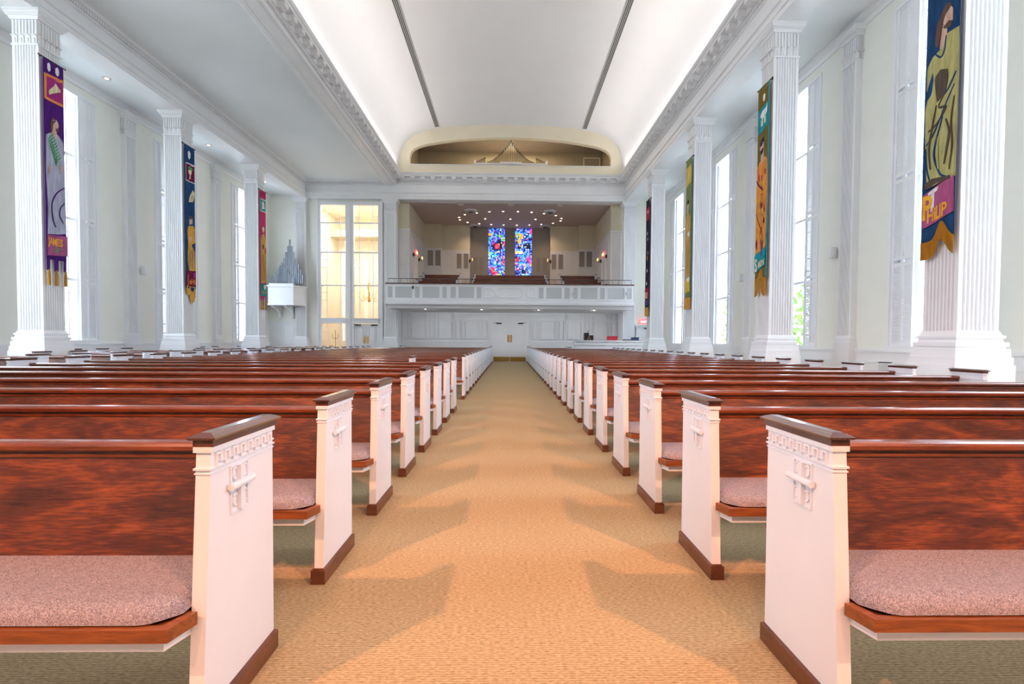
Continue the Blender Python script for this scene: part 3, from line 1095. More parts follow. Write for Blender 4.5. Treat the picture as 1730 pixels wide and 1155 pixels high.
for a, b in PANX:
    for s in (-1, 1):
        lo, hi = sorted((s * a, s * b))
        MB().box(lo, hi, PY_ + 0.012, PY_ + 0.03, 3.10, 3.62).build('grille_panel', 'grille_grey', par)
MB().box(-1.22, 1.22, PY_, PY_ + 0.03, 3.10, 3.62).build('centre_panel', 'white_paint', par)


def outline(pts, r, y):
    m = MB()
    q = [(x, y, z) for x, z in pts]
    m.tube(q + [q[0]], r, 6)
    return m


def arc(cx, cz, r, a0, a1, n=10):
    return [(cx + r * math.cos(math.radians(a0 + (a1 - a0) * k / n)), cz + r * math.sin(math.radians(a0 + (a1 - a0) * k / n))) for k in range(n + 1)]


outline(arc(0.40, 3.36, 0.22, -90, 90) + arc(-0.40, 3.36, 0.22, 90, 270), 0.03, PY_).build('oval_moulding', 'white_paint', par)
for s in (-1, 1):
    pts = [(s * 1.18, 3.14)] + [(s * x, z) for x, z in arc(0.98, 3.36, 0.22, -90, -270)] + [(s * 1.18, 3.58)]
    outline(pts, 0.03, PY_).build('half_round_moulding', 'white_paint', par)
# slab and raked floor
_w = MB()
_w.box(-5.75, 5.75, PY_ + 0.1, 31.6, 2.62, 2.92)
slab = struct('floor_balcony', _w, 'white_paint')
TIERS = [(25.55, 2.95), (26.62, 3.25), (27.69, 3.56), (28.76, 3.86), (29.80, 4.17)]
for k, (y, z) in enumerate(TIERS):
    y1 = TIERS[k + 1][0] - 0.25 if k < 4 else 31.3
    MB().box(-5.05, 5.05, y - 0.25, y1, 2.92, z).build('tier_step', 'carpet', slab)
# railing on the parapet
t = thing('railing', (0, PY_ + 0.1, 3.785), 'thin black iron railing along the top of the balcony front', 'railing')
MB().box(-5.7, 5.7, -0.012, 0.012, 0.20, 0.225).build('handrail', 'iron', t)
_m = MB()
for k in range(39):
    x = -5.7 + k * 0.3
    _m.box(x - 0.006, x + 0.006, -0.006, 0.006, 0, 0.2)
_m.build('picket_row', 'iron', t, kind='stuff')

# balcony side walls, return walls, rear walls
_w = MB()
for s in (-1, 1):
    a, b = sorted((s * 5.05, s * 5.75))
    _w.box(a, b, 25.85, 31.6, 2.92, 6.62)
bw = struct('wall_balcony_sides', _w, 'balcony_white')
_w = MB()
for s in (-1, 1):
    a, b = sorted((s * 5.05, s * 5.75))
    _w.box(a, b, 25.85, 31.6, 6.62, 8.2)
_w.build('upper_wall', 'balcony_cream', bw)
_w = MB()
for s in (-1, 1):
    a, b = sorted((s * 5.02, s * 5.75))
    _w.box(a, b, 25.80, 30.3, 6.60, 6.68)
_w.build('chair_rail', 'balcony_white', bw)
for s in (-1, 1):
    for za, zb in ((3.9, 4.9), (5.0, 6.4)):
        _m = MB()
        xa, xb = sorted((s * 5.15, s * 5.58))
        for x0, x1, z0, z1 in ((xa, xa + 0.02, za, zb), (xb - 0.02, xb, za, zb), (xa, xb, za, za + 0.02), (xa, xb, zb - 0.02, zb)):
            _m.box(x0, x1, 25.83, 25.85, z0, z1)
        _m.build('panel_moulding', 'balcony_white', bw)
    for k in range(7):
        y = 26.15 + k * 0.6
        if 26.9 < y < 28.2:
            continue
        _m = MB()
        for y0, y1, z0, z1 in ((y, y + 0.02, 4.4, 6.45), (y + 0.46, y + 0.48, 4.4, 6.45), (y, y + 0.48, 6.43, 6.45)):
            xa, xb = sorted((s * 5.035, s * 5.05))
            _m.box(xa, xb, y0, y1, z0, z1)
        _m.build('panel_moulding', 'balcony_white', bw)
    d = bpy.data.objects.new('door_%d' % (5 if s < 0 else 6), None)
    COL.objects.link(d)
    d.location = (s * 5.05, 27.5, 3.56)
    d['kind'] = 'structure'
    xa, xb = sorted((-s * 0.02, 0))
    MB().box(xa, xb, -0.42, 0.42, 0, 1.95).build('door_leaf', 'vestibule_cream' if s < 0 else 'balcony_white', d)
    _c = MB()
    xa, xb = sorted((-s * 0.05, 0))
    _c.box(xa, xb, -0.5, -0.42, 0, 2.03)
    _c.box(xa, xb, 0.42, 0.5, 0, 2.03)
    _c.box(xa, xb, -0.42, 0.42, 1.95, 2.03)
    _c.build('casing', 'white_paint', d)

_w = MB()
for s in (-1, 1):
    a, b = sorted((s * 4.02, s * 5.1))
    _w.box(a, b, 30.3, 31.6, 2.92, 6.55)
    a, b = sorted((s * 2.40, s * 4.02))
    _w.box(a, b, 30.7, 31.6, 2.92, 6.50)
rw = struct('wall_balcony_rear', _w, 'balcony_white')
_w = MB()
for s in (-1, 1):
    a, b = sorted((s * 4.02, s * 5.1))
    _w.box(a, b, 30.3, 31.6, 6.55, 8.2)
    a, b = sorted((s * 2.40, s * 4.02))
    _w.box(a, b, 30.7, 31.6, 6.50, 8.2)
_w.build('upper_wall', 'balcony_cream', rw)
_w = MB()
for s in (-1, 1):
    a, b = sorted((s * 4.0, s * 5.08))
    _w.box(a, b, 30.25, 30.3, 7.84, 7.95)
    a, b = sorted((s * 2.38, s * 4.0))
    _w.box(a, b, 30.65, 30.7, 7.84, 7.95)
_w.build('crown_moulding', 'balcony_cream', rw)
# taupe centre bay with the two openings for the stained glass
_w = MB()
GX = [(-1.32, -0.32), (0.30, 1.32)]
YC = 31.2
_w.box(-2.4, GX[0][0], YC, 31.6, 2.92, 8.2)
_w.box(GX[0][1], GX[1][0], YC, 31.6, 2.92, 8.2)
_w.box(GX[1][1], 2.4, YC, 31.6, 2.92, 8.2)
for a, b in GX:
    _w.box(a, b, YC, 31.6, 2.92, 4.90)
    _w.box(a, b, YC, 31.6, 7.93, 8.2)
struct('wall_balcony_centre', _w, 'taupe_wall')


def grille(x0, x1, z0, z1, y, mframe, place):
    t = thing('wall_grille', ((x0 + x1) / 2, y, z0), place, 'grille', 'balcony wall grilles')
    cx = (x0 + x1) / 2
    m = MB()
    m.box(x0 - cx, x1 - cx, -0.012, 0.0, 0, z1 - z0)
    m.build('mesh_panel', 'grille_taupe', t)
    f = MB()
    e = 0.05
    f.box(x0 - cx - e, x0 - cx, -0.03, 0, -e, z1 - z0 + e)
    f.box(x1 - cx, x1 - cx + e, -0.03, 0, -e, z1 - z0 + e)
    f.box(x0 - cx, x1 - cx, -0.03, 0, -e, 0)
    f.box(x0 - cx, x1 - cx, -0.03, 0, z1 - z0, z1 - z0 + e)
    f.build('frame', mframe, t)


for s, wd in ((-1, 'vestibule'), (1, 'counter')):
    k = 0
    for (a, b), z0, z1, y, mf, pl in (((4.51, 4.84), 5.51, 6.41, 30.3, 'balcony_white', 'outer grille of the corner pair'), ((4.08, 4.39), 5.51, 6.41, 30.3, 'balcony_white', 'inner grille of the corner pair'),
                                      ((2.89, 3.17), 5.41, 6.29, 30.7, 'balcony_white', 'outer grille of the middle pair'), ((2.49, 2.76), 5.41, 6.29, 30.7, 'balcony_white', 'inner grille of the middle pair'),
                                      ((1.97, 2.23), 5.33, 6.16, YC, 'taupe_wall', 'outer grille of the pair beside the stained glass'), ((1.61, 1.85), 5.33, 6.16, YC, 'taupe_wall', 'inner grille of the pair beside the stained glass')):
        lo, hi = sorted((s * a, s * b))
        grille(lo, hi, z0, z1, y, mf, 'tan %s, balcony wall, %s side' % (pl, wd))


# stained glass: irregular coloured pieces
def stained(name, x0, x1, seed, blobs, label):
    rnd = random.Random(seed)
    W, Z0, Z1 = x1 - x0, 4.90, 7.93
    t = thing(name, ((x0 + x1) / 2, 31.3, Z0), label, 'stained glass', 'stained glass windows')
    nx, nz = 13, 40
    P = {}
    for i in range(nx + 1):
        for j in range(nz + 1):
            jx = 0 if i in (0, nx) else rnd.uniform(-0.33, 0.33)
            jz = 0 if j in (0, nz) else rnd.uniform(-0.33, 0.33)
            P[i, j] = (-W / 2 + (i + jx) * W / nx, (j + jz) * (Z1 - Z0) / nz)
    mb = MB()
    blues = [(0.02, 0.06, 0.75), (0.01, 0.02, 0.30), (0.05, 0.30, 0.90), (0.20, 0.10, 0.75), (0.10, 0.55, 0.85), (0.005, 0.012, 0.10), (0.25, 0.40, 0.95), (0.55, 0.65, 0.95), (0.03, 0.12, 0.55)]
    for i in range(nx):
        for j in range(nz):
            u, v = (i + 0.5) / nx, 1 - (j + 0.5) / nz
            c = rnd.choice(blues)
            for bu, bv, ru, rv, cols in blobs:
                if ((u - bu) / ru) ** 2 + ((v - bv) / rv) ** 2 < rnd.uniform(0.6, 1.2):
                    c = rnd.choice(cols)
            if rnd.random() < 0.07:
                c = rnd.choice([(0.9, 0.85, 0.9), (0.75, 0.05, 0.2), (0.85, 0.45, 0.05), (0.05, 0.5, 0.2), (0.6, 0.1, 0.6)])
            q = [P[i, j], P[i + 1, j], P[i + 1, j + 1], P[i, j + 1]]
            cx = sum(p[0] for p in q) / 4
            cz = sum(p[1] for p in q) / 4
            q = [(cx + (p[0] - cx) * 0.93, cz + (p[1] - cz) * 0.93) for p in q]
            y = rnd.uniform(-0.004, 0.004)
            n = [(p[0], y, p[1]) for p in q] + [(p[0], y + 0.012, p[1]) for p in q]
            mb.add(n, [(0, 1, 2, 3), (7, 6, 5, 4), (0, 4, 5, 1), (1, 5, 6, 2), (2, 6, 7, 3), (3, 7, 4, 0)], 0, c)
    mb.build('glass_piece_field', 'stained_glass', t, kind='stuff')
    MB().box(-W / 2, W / 2, 0.012, 0.03, 0, Z1 - Z0).build('lead_backing', 'black', t)


ORN, RED, GRN, DRK, TEAL, YEL, PNK = [(0.95, 0.35, 0.02), (0.95, 0.55, 0.1)], [(0.85, 0.02, 0.06), (0.9, 0.12, 0.2), (0.5, 0.0, 0.05)], [(0.05, 0.45, 0.08), (0.2, 0.6, 0.15)], [(0.006, 0.008, 0.03), (0.01, 0.02, 0.08)], [(0.05, 0.65, 0.75), (0.2, 0.8, 0.9)], [(0.95, 0.8, 0.35), (0.9, 0.9, 0.7)], [(0.9, 0.05, 0.35), (0.7, 0.1, 0.5)]
stained('stained_glass_window', GX[0][0], GX[0][1], 3,
        [(0.12, 0.12, 0.12, 0.03, ORN), (0.55, 0.35, 0.42, 0.10, DRK), (0.52, 0.36, 0.17, 0.055, RED), (0.7, 0.16, 0.14, 0.04, GRN), (0.85, 0.22, 0.12, 0.03, GRN), (0.95, 0.3, 0.08, 0.05, PNK),
         (0.15, 0.5, 0.16, 0.03, TEAL), (0.4, 0.55, 0.2, 0.04, TEAL), (0.6, 0.46, 0.12, 0.015, YEL), (0.9, 0.65, 0.07, 0.10, RED), (0.25, 0.82, 0.16, 0.05, RED), (0.35, 0.89, 0.2, 0.03, RED), (0.6, 0.94, 0.12, 0.03, ORN), (0.12, 0.95, 0.1, 0.03, DRK), (0.78, 0.93, 0.08, 0.03, GRN)],
        'tall blue stained glass window with a red blot in dark blue at mid height')
stained('stained_glass_window', GX[1][0], GX[1][1], 8,
        [(0.1, 0.14, 0.1, 0.05, GRN), (0.33, 0.14, 0.16, 0.06, ORN), (0.25, 0.24, 0.12, 0.05, ORN), (0.72, 0.34, 0.18, 0.06, DRK), (0.3, 0.36, 0.12, 0.06, DRK), (0.25, 0.48, 0.3, 0.03, YEL), (0.12, 0.62, 0.12, 0.04, RED),
         (0.8, 0.6, 0.15, 0.04, PNK), (0.9, 0.68, 0.08, 0.06, PNK), (0.95, 0.05, 0.08, 0.06, PNK), (0.58, 0.75, 0.07, 0.025, ORN), (0.12, 0.8, 0.1, 0.02, PNK), (0.5, 0.86, 0.14, 0.05, DRK), (0.52, 0.95, 0.16, 0.04, GRN), (0.3, 0.97, 0.08, 0.02, ORN)],
        'tall blue stained glass window with an orange and green cluster near its top')

# balcony ceiling and its fittings
_w = MB()
_w.box(-5.75, 5.75, 25.75, 31.6, 7.95, 8.3)
struct('ceiling_balcony', _w, 'balcony_ceiling')
LGT = [(-2.842, 28.63), (-2.466, 27.99), (-2.85, 29.2), (-2.467, 29.8), (-1.80, 27.6), (-1.81, 30.1), (-1.41, 28.9), (-1.12, 27.33), (-1.12, 30.3), (-0.39, 30.4), (-0.39, 27.23), (0, 28.92)]
LGT = LGT + [(-x, y) for x, y in LGT[:-1]]
LENS = MB().lathe([(0.036, -0.008), (0.042, 0.0)], 14).mesh('lens', 'lamp_lens')
RING = MB().lathe([(0.07, -0.012), (0.105, -0.010), (0.11, 0.0), (0.07, 0.0)], 16).mesh('trim_ring', 'balcony_white')
for k, (x, y) in enumerate(LGT):
    row = 'front arc' if y < 28.2 else ('middle row' if y < 29.3 else 'back arc')
    side = 'at the centre' if abs(x) < 0.1 else ('%s from the centre towards the %s' % (['', 'innermost', 'second', 'third', 'outermost'][1 + sorted(set(round(abs(a), 1) for a, b in LGT if (('front arc' if b < 28.2 else ('middle row' if b < 29.3 else 'back arc')) == row) and abs(a) > 0.1)).index(round(abs(x), 1))], 'vestibule' if x < 0 else 'counter'))
    t = thing('downlight', (x, y, 7.95), 'small lit ceiling downlight over the balcony, %s, %s' % (row, side), 'light', 'balcony downlights')
    link('lens', LENS, t, (0, 0, -0.016))
    link('trim_ring', RING, t)
for x, y in ((-2.1, 27.8), (2.1, 27.8), (0, 28.9), (-2.1, 29.8), (2.1, 29.8)):
    lamp('SPOT', (x, y, 7.9), 70, (1.0, 0.72, 0.48), 0.08, (x, y, 0), math.radians(130), 0.8)
for x, y, q in ((-2.08, 27.1, 'front vestibule'), (2.08, 27.1, 'front counter'), (-2.08, 30.6, 'back vestibule'), (2.08, 30.6, 'back counter')):
    t = thing('ceiling_diffuser', (x, y, 7.95), 'round stepped air diffuser on the balcony ceiling, %s side' % q, 'diffuser', 'balcony air diffusers')
    MB().lathe([(0.30, -0.03), (0.33, -0.02), (0.33, 0.0)], 24).build('outer_ring', 'white_paint', t)
    MB().lathe([(0.20, -0.09), (0.27, -0.05), (0.25, -0.03), (0.18, -0.03)], 24).build('middle_cone', 'grille_grey', t)
    MB().lathe([(0.10, -0.12), (0.17, -0.09), (0.15, -0.03), (0.08, -0.03)], 24).build('inner_cone', 'vent_dark', t)
for x, q in ((-2.5, 'on the vestibule side'), (0.0, 'at the centre'), (2.5, 'on the counter side')):
    t = thing('ceiling_speaker', (x, 26.0, 7.95), 'small square white ceiling plate at the balcony front, ' + q, 'ceiling plate', 'balcony ceiling plates')
    MB().box(-0.12, 0.12, -0.12, 0.12, -0.02, 0).build('plate', 'white_paint', t)
    MB().box(-0.09, 0.09, -0.09, 0.09, -0.026, -0.02).build('face', 'grille_grey', t)

# balcony pews
def bal_pew(x0, x1, k, sec):
    y, z = TIERS[k]
    t = thing('balcony_pew', ((x0 + x1) / 2, y, z), 'dark wood balcony pew, %s tier, %s block' % (['lowest', 'second', 'third', 'fourth', 'highest'][k], sec), 'pew', 'balcony pews')
    hw = (x1 - x0) / 2
    b = MB()
    b.prism([(0.10, 0.30), (0.19, 0.74), (0.215, 0.74), (0.125, 0.30)], 'x', -hw + 0.05, hw - 0.05)
    bk = b.build('backrest', 'cherry', t)
    MB().box(-hw + 0.05, hw - 0.05, 0.17, 0.23, 0.73, 0.765).build('top_rail', 'cherry_rail', bk)
    MB().box(-hw + 0.05, hw - 0.05, -0.24, 0.14, 0.30, 0.345).build('seat', 'cherry_edge', t)
    for s in (-1, 1):
        a, bb = sorted((s * hw, s * (hw - 0.05)))
        e = MB().prism([(-0.22, 0), (0.24, 0), (0.24, 0.79), (-0.15, 0.79)], 'x', a, bb).build('end_panel', 'pew_paint', t)
        MB().box(a - 0.015, bb + 0.015, -0.18, 0.27, 0.79, 0.825).build('cap', 'cap_wood', e)


for k in range(1, 5):
    bal_pew(-5.0, -2.85, k, 'vestibule side')
    bal_pew(-2.05, 2.05, k, 'centre')
    bal_pew(2.85, 5.0, k, 'counter side')

# ------------------------------------------------------------------ under the balcony
_w = MB()
_w.box(-6.2, -0.87, YR, YR + 0.2, 0, 2.64)
_w.box(0.87, 6.2, YR, YR + 0.2, 0, 2.64)
_w.box(-0.87, 0.87, YR, YR + 0.2, 2.09, 2.64)
rear = struct('wall_rear', _w, 'white_paint')
_w = MB()
for s in (-1, 1):
    a, b = sorted((s * 5.75, s * 6.0))
    _w.box(a, b, 25.8, YR, 0, 2.64)
struct('wall_under_balcony', _w, 'white_paint')
RP = [(-5.72, -5.36), (-5.27, -4.42), (-4.29, -3.98), (-3.85, -3.02), (-2.93, -2.56), (-2.45, -1.61), (-1.50, -1.16)]


def ring(x0, x1, z0, z1, y, w_=0.045, p=0.09):
    m = MB()
    m.box(x0, x0 + w_, y - p, y, z0, z1)
    m.box(x1 - w_, x1, y - p, y, z0, z1)
    m.box(x0 + w_, x1 - w_, y - p, y, z0, z0 + w_)
    m.box(x0 + w_, x1 - w_, y - p, y, z1 - w_, z1)
    g = w_ + 0.045
    m.box(x0 + g, x1 - g, y - p * 0.75, y, z0 + g, z1 - g)
    return m


for a, b in RP:
    for s in (-1, 1):
        lo, hi = sorted((s * a, s * b))
        if a < -3.0:
            ring(lo, hi, 1.20, 2.18, YR).build('wall_panel', 'white_paint', rear)
            ring(lo, hi, 2.24, 2.58, YR).build('wall_panel', 'white_paint', rear)
        else:
            ring(lo, hi, 1.20, 2.22, YR).build('wall_panel', 'white_paint', rear)
for s in (-1, 1):
    a, b = sorted((s * 1.05, s * 5.75))
    MB().box(a, b, YR - 0.05, YR, 1.03, 1.09).build('chair_rail', 'white_paint', rear)
    MB().box(a, b, YR - 0.03, YR, 0.92, 0.95).build('chair_rail', 'white_paint', rear)
    MB().box(a, b, YR - 0.03, YR, 0.0, 0.16).build('baseboard', 'white_paint', rear)
    a, b = sorted((s * 2.95, s * 3.0))
    MB().box(a, b, YR - 0.06, YR, 2.22, 2.64).build('frieze_stop', 'white_paint', rear)
MB().box(-2.95, 2.95, YR - 0.06, YR, 2.36, 2.40).build('frieze_moulding', 'white_paint', rear)
MB().box(-2.95, 2.95, YR - 0.09, YR, 2.46, 2.52).build('frieze_moulding', 'white_paint', rear)
# downlights under the balcony
for x, q in ((-4.05, 'nearest the vestibule'), (-1.37, 'vestibule side of the doors'), (1.37, 'counter side of the doors'), (4.05, 'above the counter')):
    t = thing('downlight', (x, 24.6, 2.62), 'small warm downlight under the balcony, ' + q, 'light', 'downlights under the balcony')
    link('lens', LENS, t, (0, 0, -0.016))
    link('trim_ring', RING, t)
    lamp('SPOT', (x, 24.6, 2.58), 50, (0.95, 0.97, 1.0), 0.05, (x, 26.6, 0.9), math.radians(150), 0.9)

# white counter near the pilaster and what stands on it
t = thing('counter', (4.85, 24.85, 0), 'long white panelled counter below the balcony with a red box on top', 'counter')
MB().box(-1.70, 1.70, -0.20, 0.22, 0, 1.10).build('body', 'white_paint', t)
MB().box(-1.80, 1.80, -0.27, 0.25, 1.10, 1.17).build('top', 'white_paint', t)
MB().box(-1.74, 1.74, -0.24, 0.22, 0.93, 0.99).build('rail', 'white_paint', t)
MB().box(-1.74, 1.74, -0.24, 0.22, 0.76, 0.79).build('rail', 'white_paint', t)
CT = 1.17
t = thing('camera_rig', (3.80, 24.8, CT), 'black equipment case with antenna and brass stand on the counter', 'equipment')
MB().box(-0.20, 0.02, -0.1, 0.12, 0, 0.36).build('case', 'black', t)
MB().box(0.04, 0.24, -0.08, 0.12, 0, 0.24).build('case', 'black', t)
MB().cyl((-0.02, 0, 0.34), (-0.02, 0, 0.50), 0.012, n=6).build('antenna', 'black', t)
MB().tube([(-0.06, -0.13, 0.01), (0.02, -0.13, 0.2), (0.10, -0.13, 0.01)], 0.016).build('tripod', 'brass', t)
t = thing('box', (4.97, 24.8, CT), 'bright red rectangular box on the white counter', 'box')
MB().box(-0.24, 0.24, -0.1, 0.1, 0, 0.20).build('body', 'red_box', t)
MB().box(-0.245, 0.245, -0.105, 0.105, 0.16, 0.21).build('lid', 'red_box', t)
t = thing('laptop', (5.68, 24.75, CT), 'closed black laptop lying at the end of the counter', 'laptop')
MB().box(-0.20, 0.20, -0.1, 0.1, 0.0, 0.03).build('base', 'black', t)
MB().box(-0.20, 0.20, -0.1, 0.1, 0.032, 0.055).build('lid', 'black', t)
t = thing('storage_box', (6.08, 24.8, CT), 'dark blue storage box beside the laptop on the counter', 'box')
MB().box(-0.17, 0.17, -0.1, 0.1, 0, 0.13).build('body', 'blue_dark', t)
MB().box(-0.18, 0.18, -0.11, 0.11, 0.13, 0.16).build('lid', 'blue_dark', t)
t = thing('folder', (6.42, 24.8, CT), 'flat red folder at the far end of the counter', 'folder')
MB().box(-0.11, 0.11, -0.1, 0.1, 0, 0.018).build('cover', 'red_box', t)
MB().box(-0.10, 0.10, -0.09, 0.09, 0.018, 0.028).build('pages', 'white_paint', t)


# exit signs
def text_mesh(body, size, extrude, mname, align='CENTER', bold=0.0):
    cu = bpy.data.curves.new('lettering', 'FONT')
    cu.body = body
    cu.size = size
    cu.extrude = extrude
    cu.align_x = align
    cu.resolution_u = 3
    cu.offset = bold
    ob = bpy.data.objects.new('lettering_source', cu)
    COL.objects.link(ob)
    bpy.context.view_layer.update()
    me = bpy.data.meshes.new_from_object(ob.evaluated_get(bpy.context.evaluated_depsgraph_get()))
    bpy.data.objects.remove(ob)
    bpy.data.curves.remove(cu)
    me.materials.clear()
    me.materials.append(MATS[mname])
    return me


EXIT_ME = text_mesh('EXIT', 0.16, 0.004, 'exit_letter')


def exit_sign(loc, rotz, label):
    t = thing('exit_sign', loc, label, 'exit sign', 'exit signs')
    t.rotation_euler = (0, 0, rotz)
    MB().box(-0.19, 0.19, -0.03, 0.03, 0, 0.24).build('housing', 'exit_red', t)
    MB().box(-0.03, 0.03, -0.02, 0.02, 0.24, 0.30).build('bracket', 'white_paint', t)
    o = link('lettering', EXIT_ME, t, (0, -0.035, 0.06))
    o.rotation_euler = (math.pi / 2, 0, 0)


exit_sign((6.66, 25.38, 1.99), 0, 'red lit exit sign above the door beside the counter')
exit_sign((-4.98, 27.5, 5.66), math.pi / 2, 'red lit exit sign over the balcony door on the vestibule side')
exit_sign((4.98, 27.5, 5.66), -math.pi / 2, 'red lit exit sign over the balcony door on the counter side')
exit_sign((-7.2, 29.0, 2.25), 0, 'faint red exit sign inside the vestibule above its double door')


# wall sconces in the balcony
def sconce(loc, s, label):
    t = thing('sconce', loc, label, 'sconce', 'balcony sconces')
    MB().lathe([(0.05, -0.08), (0.06, 0.0), (0.04, 0.1)], 8).build('backplate', 'iron', t)
    for dy in (-0.12, 0.12):
        a = MB().tube([(0, 0, 0), (-s * 0.1, dy * 0.6, -0.04), (-s * 0.16, dy, 0.03)], 0.012).build('arm', 'brass', t)
        MB().lathe([(0.02, 0.0), (0.03, 0.05), (0.008, 0.14)], 8).build('candle_bulb', 'lamp_lens' if False else 'crystal_amber', a, (-s * 0.16, dy, 0.03))


for s, w_ in ((-1, 'vestibule'), (1, 'counter')):
    sconce((s * 5.0, 26.75, 5.55), s, 'small brass sconce before the balcony side door, %s side' % w_)
    sconce((s * 5.0, 28.4, 5.55), s, 'small brass sconce beyond the balcony side door, %s side' % w_)
    sconce((s * 2.40, 30.62, 5.85), s, 'small dark sconce at the edge of the taupe bay, %s side' % w_)

# ------------------------------------------------------------------ pews
SP = 0.92
T_ = 0.041


def front_y(z):
    return -0.18 + (0.055 / 0.8) * z


def key_mesh(s):
    """one Greek key unit on the aisle face, normal along +s"""
    m = MB()
    h, w, t = 0.042, 0.043, 0.0065
    def r(y0, y1, z0, z1):
        a, b = sorted((0, s * 0.007))
        m.box(a, b, y0, y1, z0, z1)
    r(0, t, 0, h)
    r(t, w * 0.60, h - t, h)
    r(w * 0.60 - t, w * 0.60, h * 0.30, h - t)
    r(w * 0.60, w, h * 0.30, h * 0.30 + t * 0.8)
    return m


def emblem_mesh(s):
    """recess frame with a cross and four scrolls; centre at origin, normal +s"""
    m = MB()
    hw, hh = 0.052, 0.074

    def r(y0, y1, z0, z1, d0, d1):
        a, b = sorted((s * d0, s * d1))
        m.box(a, b, y0, y1, z0, z1)
    for y0, y1, z0, z1 in ((-hw, -hw + 0.006, -hh, hh), (hw - 0.006, hw, -hh, hh), (-hw + 0.006, hw - 0.006, -hh, -hh + 0.006), (-hw + 0.006, hw - 0.006, hh - 0.006, hh)):
        r(y0, y1, z0, z1, 0, 0.006)
    r(-0.011, 0.011, -hh + 0.006, hh - 0.006, 0, 0.014)
    m.cyl((s * 0.012, -hw - 0.014, 0.012), (s * 0.012, hw + 0.014, 0.012), 0.0115, n=10)
    for cy, cz in ((-0.029, 0.046), (0.029, 0.046), (-0.029, -0.034), (0.029, -0.034)):
        pts = [(s * 0.004, cy + 0.011 * math.cos(a), cz + 0.017 * math.sin(a)) for a in [math.radians(40 + 32 * k) for k in range(9)]]
        m.tube(pts, 0.0045, 5)
    return m


def cap_mesh(x0, x1):
    m = MB()
    def lv(e, z0, e2, z1):
        m.frustum((x0 - e, x1 + e, -0.121 - e, 0.259 + e), z0, (x0 - e2, x1 + e2, -0.121 - e2, 0.259 + e2), z1)
    lv(0.008, 0.806, 0.008, 0.826)
    lv(0.016, 0.826, 0.020, 0.833)
    lv(0.020, 0.833, 0.004, 0.841)
    lv(0.002, 0.841, -0.006, 0.845)
    return m


def plinth_mesh(x0, x1):
    e = 0.011
    m = MB()
    yf = front_y(0) - e
    m.box(x0 - e, x1 + e, yf, 0.25 + e, 0.0, 0.062)
    m.frustum((x0 - e, x1 + e, yf, 0.25 + e), 0.062, (x0 - 0.002, x1 + 0.002, yf + e, 0.252), 0.069)
    return m


def end_mesh(x0, x1):
    m = MB()
    m.prism([(front_y(0), 0), (0.25, 0), (0.25, 0.806), (front_y(0.806), 0.806)], 'x', x0, x1)
    for z0, z1, e in ((0.740, 0.746, 0.005), (0.790, 0.806, 0.006)):
        m.box(x0 - e, x1 + e, front_y(z0) - e, 0.25 + e, z0, z1)
    m.box(x0 - 0.003, x1 + 0.003, front_y(0.73) - 0.003, 0.253, 0.728, 0.732)
    return m


def seat_poly(x0, x1, e=0.0, back=0.09):
    """plan of the seat with clipped front corners"""
    return [(x0, back), (x0, -0.150), (x0 - 0.028 + e, -0.175), (x0 - 0.005 + e, -0.267 + e), (x1 + 0.005 - e, -0.267 + e), (x1 + 0.028 - e, -0.175), (x1, -0.150), (x1, back)]


def cushion_meshbuilder(x0, x1):
    """upholstered pad: a height field rising quickly from its rounded outline"""
    m = MB()
    L = x1 - x0
    xs = [0, 0.004, 0.010, 0.02, 0.035, 0.055, 0.08, 0.12, 0.18]
    k = max(4, int((L - 0.36) / 0.3))
    xs = xs + [0.18 + (L - 0.36) * q / k for q in range(1, k)] + [L - q for q in reversed(xs)]
    ts = [0, 0.012, 0.03, 0.06, 0.10, 0.16, 0.26, 0.42, 0.60, 0.80, 1.0]

    def front(d):
        return -0.252 + 0.06 * max(0.0, 1 - d / 0.07) ** 1.3
    vs, nx, ny = [], len(xs), len(ts)
    for x in xs:
        d = min(x, L - x)
        yf = front(d)
        for t in ts:
            y = yf + (0.085 - yf) * t
            e = min(d + 0.0005, (y - yf) + 0.0005)
            q = max(0.0, 1 - e / 0.065)
            z = 0.358 + 0.050 * math.sqrt(max(0.0, 1 - q ** 2.4)) + 0.004 * t
            vs.append((x0 + x, y, z))
    fs = [(i * ny + j, (i + 1) * ny + j, (i + 1) * ny + j + 1, i * ny + j + 1) for i in range(nx - 1) for j in range(ny - 1)]
    m.add(vs, fs)
    return m


